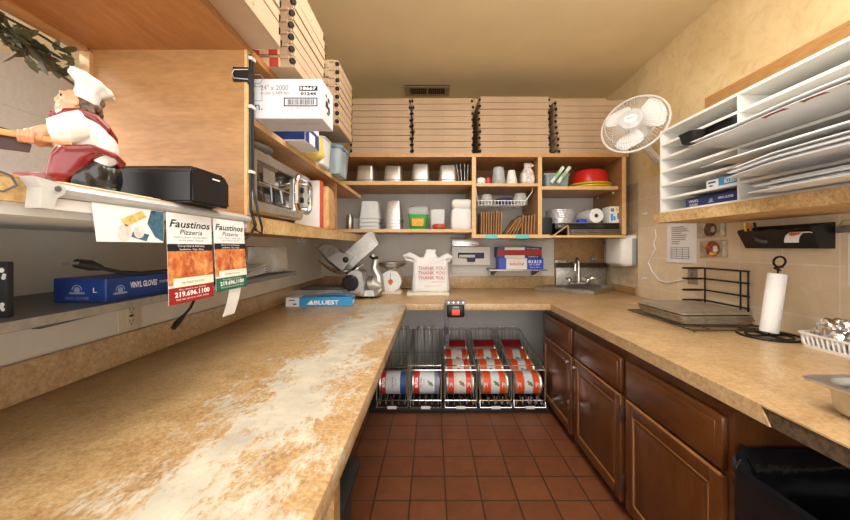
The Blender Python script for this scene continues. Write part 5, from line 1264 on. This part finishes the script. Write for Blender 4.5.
outlet((WR,2.015,.93),-1,(0,-1,0),'steel wall outlet with white plug behind the wire tray rack',.85,m_steel2)
mb = MB(); mb.tube([(1.522,2.34,1.222),(1.524,2.33,1.17),(1.524,2.36,1.12),(1.524,2.34,1.09),(1.526,2.42,.99),(1.526,2.38,.93),(1.526,2.30,.873),(1.526,2.22,.868),(1.526,2.12,.892),(1.524,2.035,.915)],.0042,8)
S(mb.build('charging_cable', m_white),'white cable hanging on the tiles from sorter ledge to steel outlet','cable')
# black wall pocket
t = T('wall_pocket','glossy black wall pocket on the tiles holding markers and tape','wall pocket',(1.49,1.43,1.14))
ya, yb = 1.305, 1.615
prof = [(1.533,1.195),(1.529,1.195),(1.527,1.100),(1.475,1.100),(1.436,1.172),(1.432,1.170),(1.473,1.094),(1.533,1.094)]
mb = Bd(t); mb.loft([[(x,yb-.004-(.0),z) for x,z in prof],[(x,ya,z) for x,z in prof]]); mb.build('tray', m_black, t)
for y in (ya-.002,yb-.004):
    mb = Bd(t); mb.prism([(1.533,1.195),(1.436,1.176),(1.475,1.094),(1.533,1.094)],y,y+.003,'y'); mb.build('end_plate', m_black, t)
for k,(dx,mm,nm) in enumerate(((0,m_yel2,'yellow marker leaning out of the black wall pocket'),(.014,plain('orange_cap',(234,112,50),.4),'orange marker in the black wall pocket'),(.028,m_ink,'black pen between the markers in the wall pocket'))):
    mb = MB(); mb.tube([(1.478+dx*.6,1.596-dx,1.1035),(1.462+dx*.6,1.600-dx*1.2,1.18),(1.456+dx*.6,1.602-dx*1.2,1.212)],[.0055,.006,.005],8); S(mb.build('marker',mm),nm,'marker')
mb = MB(); mb.M = Matrix.Translation((1.484,1.515,1.148)) @ Matrix.Rotation(.35,4,'X') @ Matrix.Rotation(-.5,4,'Y')
mb.loft([[(r*math.cos(a),r*math.sin(a),z) for a in [2*PI*i/30 for i in range(30)]] for r,z in ((.022,-.008),(.044,-.008),(.044,.008),(.022,.008))],loop=True); S(mb.build('tape_roll', m_greyd),'grey black tape roll lying in the wall pocket','tape roll')
t = T('sticker_roll','orange round stickers on a white strip curling out of the wall pocket','sticker roll',(1.43,1.36,1.15))
def fst(u, v):
    a = -.6+2.5*u; return (1.428-.026*math.sin(a)+.0, 1.30+.055*v+.012*u, 1.160+.026*math.cos(a)-.028-.022*max(0,u-.7))
mb = Bd(t); mb.slab(fst,12,2,.0012); mb.build('strip', m_paper, t)
mb = Bd(t); cs = [(u,v) for u in [.36+.26*k/8 for k in range(9)] for v in (0,1)]
mb.slab(lambda u,v: tuple(Vector(fst(.32+.36*u,.5+(v-.5)*.75*math.sin(PI*(.08+.84*u))))+Vector((-.0016,0,-.0004))),10,4,.0006); mb.build('orange_sticker', plain('sticker_orange',(232,104,44),.5,var=.15,sc=120), t)
mb = Bd(t); mb.tube([(1.455,1.325,1.162),(1.447,1.36,1.166),(1.45,1.42,1.162)],[.004,.008,.004],8); mb.build('rolled_end', m_kraft, t)
t, m, w, h = wallpaper('paper_note','white paper sheet clipped to the tiles at the right edge','paper',1.03,1.262,.955,1.15,0)
mb = MB(); mb.M = frame((0,.095,.115),(0,-1,0),(0,0,1)); mb.box(-.05,.05,-.014,.012,.0,.018,bev=.003); mb.tube([(-.04,.008,.018),(-.02,.03,.02),(.02,.03,.02),(.04,.008,.018)],.002); mb.build('bulldog_clip', m_steel2, t)

# ================================================================== wall fan
fc = Vector((U(634,2.0),2.0,V(124,2.0))); R_ = .178
nrm = Vector((-.69,-.668,.276)).normalized(); rt = nrm.cross(Vector((0,0,1))).normalized()*-1; up = rt.cross(nrm)*-1
t = T('wall_fan','white caged wall fan with three blades in the back right corner','fan',tuple(fc))
Mf = Matrix(((rt.x,up.x,nrm.x,0),(rt.y,up.y,nrm.y,0),(rt.z,up.z,nrm.z,0),(0,0,0,1)))
if Mf.determinant() < 0: Mf = Matrix(((-rt.x,up.x,nrm.x,0),(-rt.y,up.y,nrm.y,0),(-rt.z,up.z,nrm.z,0),(0,0,0,1)))
def Fm(): mb = MB(); mb.M = Mf.copy(); return mb
def cr(r,z,n=48): return [(r*math.cos(2*PI*i/n),r*math.sin(2*PI*i/n),z) for i in range(n)]
m_fan = plain('fan_cage_white',(214,210,202),.4)
mb = Fm(); mb.tube(cr(R_,0),.0062,8,closed=True); mb.build('outer_ring', m_fan, t)
mb = Fm()
for k in range(64):
    a = 2*PI*k/64; a2 = a+.12
    mb.tube([(.062*math.cos(a),.062*math.sin(a),.052),(.13*math.cos(a+.05),.13*math.sin(a+.05),.050),(R_*.88*math.cos(a+.1),R_*.88*math.sin(a+.1),.030),(R_*math.cos(a2),R_*math.sin(a2),.0)],.0015,4)
mb.tube(cr(.145,.047,36),.0018,5,closed=True); mb.build('front_grille', m_fan, t)
mb = Fm()
for k in range(56):
    a = 2*PI*k/56
    mb.tube([(.05*math.cos(a),.05*math.sin(a),-.075),(.15*math.cos(a),.15*math.sin(a),-.070),(R_*.92*math.cos(a),R_*.92*math.sin(a),-.040),(R_*math.cos(a),R_*math.sin(a),.0)],.0015,4)
mb.tube(cr(.14,-.07,36),.0018,5,closed=True); mb.build('rear_grille', m_fan, t)
mb = Fm(); mb.lathe([(.064,.046),(.066,.052),(.062,.060),(.03,.064)],36); hub = mb.build('hub_cap', plain('hub_light_grey',(188,190,192),.35), t)
mb = Fm(); mb.lathe([(.034,.0645),(.034,.0665),(.01,.067)],28,sy=.7); mb.build('badge', m_white, hub)
text('Dayton', Mf @ Matrix.Translation((0,0,.0672)) @ Matrix.Rotation(.15,4,'Z'), .042,.012,m_ink,hub,bold=.02)
m_blade = plain('fan_blade',(236,238,240),.3,var=.01)
a0 = [math.radians(x) for x in (22,142,262)]
for k in range(3):
    def fb(u, v, k=k):
        r = .043+.120*u; wdt = .38+.58*math.sin(PI*min(1,.18+.62*u))
        if u > .85: wdt *= 1-.55*((u-.85)/.15)**2
        a = a0[k]+(v-.5)*2*wdt*.72; return (r*math.cos(a),r*math.sin(a),.004+.030*(v-.5)*2*.8)
    mb = Fm(); mb.slab(fb,14,12,.0016); mb.build('blade', m_blade, t)
mb = Fm(); mb.lathe([(.040,-.03),(.045,-.02),(.045,.036),(.03,.044)],24); mb.build('hub', m_white, t)
mb = Fm(); mb.lathe([(.03,-.17),(.058,-.155),(.066,-.11),(.062,-.078),(.03,-.074)],24); mb.build('motor', m_white, t)
pb = Mf @ Vector((0,0,-.13))
mb = MB(); wall_l = Vector((WR-.012,2.20,1.66))-fc
mb.tube([tuple(pb),tuple(pb+Vector((.04,.03,-.05))),(wall_l.x-.10,wall_l.y-.02,wall_l.z),tuple(wall_l)],[.022,.022,.024,.03],10); mb.build('bracket_arm', m_fan, t)
mb = MB(); mb.box(wall_l.x,wall_l.x+.0118,wall_l.y-.06,wall_l.y+.06,wall_l.z-.08,wall_l.z+.08,bev=.004); mb.build('wall_plate', m_fan, t)

# ================================================================== right counter
# cooling rack lying flat with a stack of sheet pans
t = T('cooling_rack','flat wire cooling rack under the stack of sheet pans','cooling rack',(1.27,1.69,ZC))
mb = Bd(t); xa_, xb_, ya_, yb_ = 1.105,1.455,1.45,1.935; zz = ZC+.011
mb.tube([(xa_,ya_,zz),(xb_,ya_,zz),(xb_,yb_,zz),(xa_,yb_,zz)],.0032,6,closed=True)
for k in range(19): y = ya_+(yb_-ya_)*(k+.5)/19; mb.tube([(xa_,y,zz+.002),(xb_,y,zz+.002)],.0018,5)
for x in (1.2,1.36): mb.tube([(x,ya_,zz-.002),(x,yb_,zz-.002)],.0026,5)
for x in (xa_+.02,xb_-.02):
    for y in (ya_+.02,yb_-.02): mb.tube([(x,y,zz),(x,y,ZC+.0005)],.0035,6)
mb.build('wires', plain('dark_rack_wire',(92,86,78),.4,.7), t)
f0 = None
for k in range(4):
    if f0 is None:
        mb = MB(); mb.loft([rrect(.318,.345,.025,z=0),rrect(.325,.352,.028,z=.012),rrect(.335,.362,.03,z=.013),rrect(.337,.364,.03,z=.0165),rrect(.330,.357,.03,z=.0185),rrect(.312,.339,.026,z=.0185),rrect(.306,.333,.024,z=.004)])
        f0 = o = mb.build('sheet_pan', [plain('used_sheet_pan',(186,178,164),.42,.8,.10,30)])
    else: o = f0.copy(); col.objects.link(o)
    if k == 3:
        mb = MB(); mb.loft([rrect(.30,.33,.02,z=0),rrect(.325,.352,.028,z=.004),rrect(.337,.364,.03,z=.006),rrect(.337,.364,.03,z=.010),rrect(.31,.335,.026,z=.0165),rrect(.298,.323,.022,z=.0185)])
        bpy.data.objects.remove(o); o = mb.build('sheet_pan', f0.data.materials[0])
    o.location = (1.305-.003*k,1.725+.002*k,zz+.0042+.0092*k+(.0095 if k == 3 else 0)); o.rotation_euler = (0,0,.02*(k%2)-.03)
    S(o,'grey metal sheet pan, %s of four on the cooling rack' % (ORD[3-k] if k else 'lowest'),'sheet pan','sheet pans on the rack')
# black tiered wire rack
t = T('tiered_rack','black four tier wire rack standing against the tiles behind the pans','rack',(1.505,1.78,ZC))
mb = Bd(t)
for y in (1.64,1.90): mb.tube([(1.512,y,ZC+.0005),(1.512,y,.985)],.0042,8)
mb.tube([(1.495,1.662,ZC+.0005),(1.495,1.662,.985)],.0042,8)
mb.build('posts', m_blackwire, t)
for z in (.983,.925,.862,.805):
    mb = Bd(t); mb.tube([(1.512,1.635,z),(1.512,1.91,z),(1.48,1.93,z),(1.41,1.93,z),(1.40,1.915,z),(1.41,1.90,z),(1.49,1.895,z)],.0045,8); mb.build('tier', m_blackwire, t)
# paper towel on its stand
t = T('paper_towel','white paper towel roll on a black wire stand, leaning slightly','paper towel',(1.375,1.40,ZC))
mb = MB(); mb.tube([(.10*math.cos(2*PI*k/40),.10*math.sin(2*PI*k/40),.005) for k in range(40)],.0045,8,closed=True); mb.tube([(.072*math.cos(2*PI*k/36),.072*math.sin(2*PI*k/36),.005) for k in range(36)],.004,8,closed=True); mb.tube([(-.1,0,.005),(.1,0,.005)],.004); mb.tube([(0,-.1,.005),(0,.1,.005)],.004)
mb.build('base_ring', m_blackwire, t)
tl = .145
mb = MB().at(0,0,.012,ry=tl); mb.tube([(0,0,-.006),(0,0,.275)],.004); mb.tube([(.0,.024*math.cos(a),.296+.021*math.sin(a)) for a in [2*PI*k/20 for k in range(20)]],.0042,8,closed=True); mb.tube([(.012*math.cos(a),.012*math.sin(a),.262+.002*k) for k,a in enumerate([2*PI*k/8 for k in range(9)])],.0035,6); mb.build('rod', m_blackwire, t)
mb = MB().at(0,0,.018,ry=tl); mb.loft([[(r*math.cos(a),r*math.sin(a),z) for a in [2*PI*i/36 for i in range(36)]] for r,z in ((.012,0),(.029,0),(.0305,.004),(.0305,.236),(.029,.24),(.012,.24))],loop=True); mb.build('roll', plain('towel_paper',(240,240,238),.9,var=.02,sc=120,bmp=.3), t)
# white basket with foil wrapped items
t = T('plastic_basket','white slotted plastic basket holding foil wraps','basket',(1.43,1.13,ZC))
w_, d_ = .145,.30
mb = MB(); mb.loft([rrect(w_-.02,d_-.02,.02,z=.0005),rrect(w_-.014,d_-.014,.022,z=.004),rrect(w_-.022,d_-.022,.02,z=.004)]); mb.build('floor', m_white, t)
mb = MB()
mb.loft([rrect(w_,d_,.025,z=.046),rrect(w_+.008,d_+.008,.028,z=.048),rrect(w_+.008,d_+.008,.028,z=.054),rrect(w_-.004,d_-.004,.024,z=.054),rrect(w_-.006,d_-.006,.024,z=.046)],loop=True)
mb.loft([rrect(w_-.014,d_-.014,.022,z=.0),rrect(w_-.011,d_-.011,.022,z=.012),rrect(w_-.016,d_-.016,.022,z=.012),rrect(w_-.018,d_-.018,.022,z=.001)],loop=True); mb.build('rim', m_white, t)
mb = MB()
pa = rrect(w_-.013,d_-.013,.022,6,z=.011); pb_ = rrect(w_-.004,d_-.004,.024,6,z=.048)
def along(P, n):
    out = []; L_ = [0]
    for i in range(len(P)): L_.append(L_[-1]+(Vector(P[(i+1)%len(P)])-Vector(P[i])).length)
    for k in range(n):
        s = L_[-1]*k/n; i = max(j for j in range(len(P)) if L_[j] <= s); f = (s-L_[i])/max(1e-9,L_[i+1]-L_[i]); out.append(Vector(P[i]).lerp(Vector(P[(i+1)%len(P)]),f))
    return out
for a, b in zip(along(pa,52),along(pb_,52)): mb.tube([tuple(a),tuple(b)],.0034,5)
mb.build('slats', m_white, t)
random.seed(41)
m_foilw = plain('shiny_foil',(228,228,230),.2,1,.04,40,bmp=1)
def foil(cx,cy,r,label,sx=1,sy=1,sz=1,zb=ZC+.0065):
    mb = MB(); bmesh.ops.create_icosphere(mb.bm, subdivisions=4, radius=1)
    ph = [random.uniform(0,6) for _ in range(8)]
    for v in mb.bm.verts:
        c_ = v.co.normalized(); k = 1+.10*math.sin(5*c_.x+ph[0]+3*c_.z)*math.sin(4*c_.y+ph[1])+.06*math.sin(11*c_.x+ph[2])*math.sin(9*c_.z+7*c_.y+ph[3])+random.uniform(-.05,.05)
        v.co = Vector((c_.x*r*sx*k,c_.y*r*sy*k,max(-.7*r*sz,c_.z*r*sz*k)+.7*r*sz))
    o = mb.build('foil_wrap', m_foilw, smooth=True, ang=.25); o.location = (cx,cy,zb); S(o,label,'foil wrap')
foil(1.435,1.215,.060,'crumpled foil wrap at the left end of the white basket',1,.95,1.05)
foil(1.430,1.075,.064,'big crumpled foil wrap in the middle of the white basket',.95,1.1,.95)
mb = MB(); pan_mb(.13,.15,.028,.85,.006,.03,mb=mb); o = mb.build('foil_tray', m_steel2); o.location = (1.458,1.05,ZC+.117); o.rotation_euler=(.0,0,.1); S(o,'small dull foil tray lying on top of the foil wraps','tray')
# steam table pan near the camera
t = T('steam_pan','stainless steam table pan standing at the right counter edge','pan',(1.02,.53,ZC))
mb = MB(); mb.loft([rrect(.27,.47,.04,z=0.0005),rrect(.29,.49,.05,z=.010),rrect(.302,.502,.055,z=.060),rrect(.34,.54,.03,z=.062),rrect(.346,.546,.03,z=.066),rrect(.34,.54,.03,z=.068),rrect(.300,.500,.055,z=.0675),rrect(.288,.488,.05,z=.012),rrect(.27,.47,.04,z=.003)]); mb.build('body', m_steel, t)
mb = MB(); mb.loft([rrect(.25,.45,.04,z=.012),rrect(.27,.47,.045,z=.050),rrect(.266,.466,.045,z=.050),rrect(.246,.446,.04,z=.014)]); L(mb.build('inner_pan', m_steel2, t),'shallow inner pan')

# ================================================================== camera and light
cam = bpy.data.cameras.new('camera'); co = bpy.data.objects.new('camera', cam); col.objects.link(co)
co.location = (0,0,CZ); co.rotation_euler = (PI/2,0,0)
cam.sensor_width = 36; cam.lens = F/850*36; cam.shift_x = -7/850; cam.shift_y = -13/850; cam.clip_start = .02
scene.camera = co
def area(name, loc, size, power, color, rot=(0,0,0)):
    l = bpy.data.lights.new(name,'AREA'); l.shape = 'RECTANGLE'; l.size, l.size_y = size; l.energy = power; l.color = color
    o = bpy.data.objects.new(name,l); col.objects.link(o); o.location = loc; o.rotation_euler = rot; return o
WARM = (1,.965,.91)
area('unseen_ceiling_light',(.1,.75,CEIL-.02),(.6,1.2),9,WARM)
area('unseen_ceiling_light',(.15,1.25,CEIL-.02),(.6,.6),11,WARM)  # fill light added to brighten the back shelves, counter and tiles
for nm_, loc_, pw_ in (('point_fill',(.55,.9,2.12),10),('point_fill',(.1,-.4,2.12),2)):  # unseen point lights added to brighten the ceiling and upper walls
    l_ = bpy.data.lights.new(nm_,'POINT'); l_.energy = pw_; l_.color = WARM; l_.shadow_soft_size = .16
    o_ = bpy.data.objects.new(nm_,l_); col.objects.link(o_); o_.location = loc_
area('unseen_ceiling_light',(.3,-.5,CEIL-.02),(.6,1.2),4,WARM)
area('far_room_fill',(-2.0,.2,CEIL-.02),(.6,1.2),50,(1,.96,.94))  # added to brighten the far wall seen through the left opening
w = bpy.data.worlds.new('world'); scene.world = w; w.use_nodes = True
w.node_tree.nodes['Background'].inputs[0].default_value = (1,.98,.95,1); w.node_tree.nodes['Background'].inputs[1].default_value = 3.2  # strong ambient fill added, let in through the open end behind the camera
vs = scene.view_settings
scene.display_settings.display_device = 'sRGB'
vs.view_transform = 'Standard'; vs.look = 'None'; vs.exposure = .3; vs.gamma = 1; vs.use_curve_mapping = False
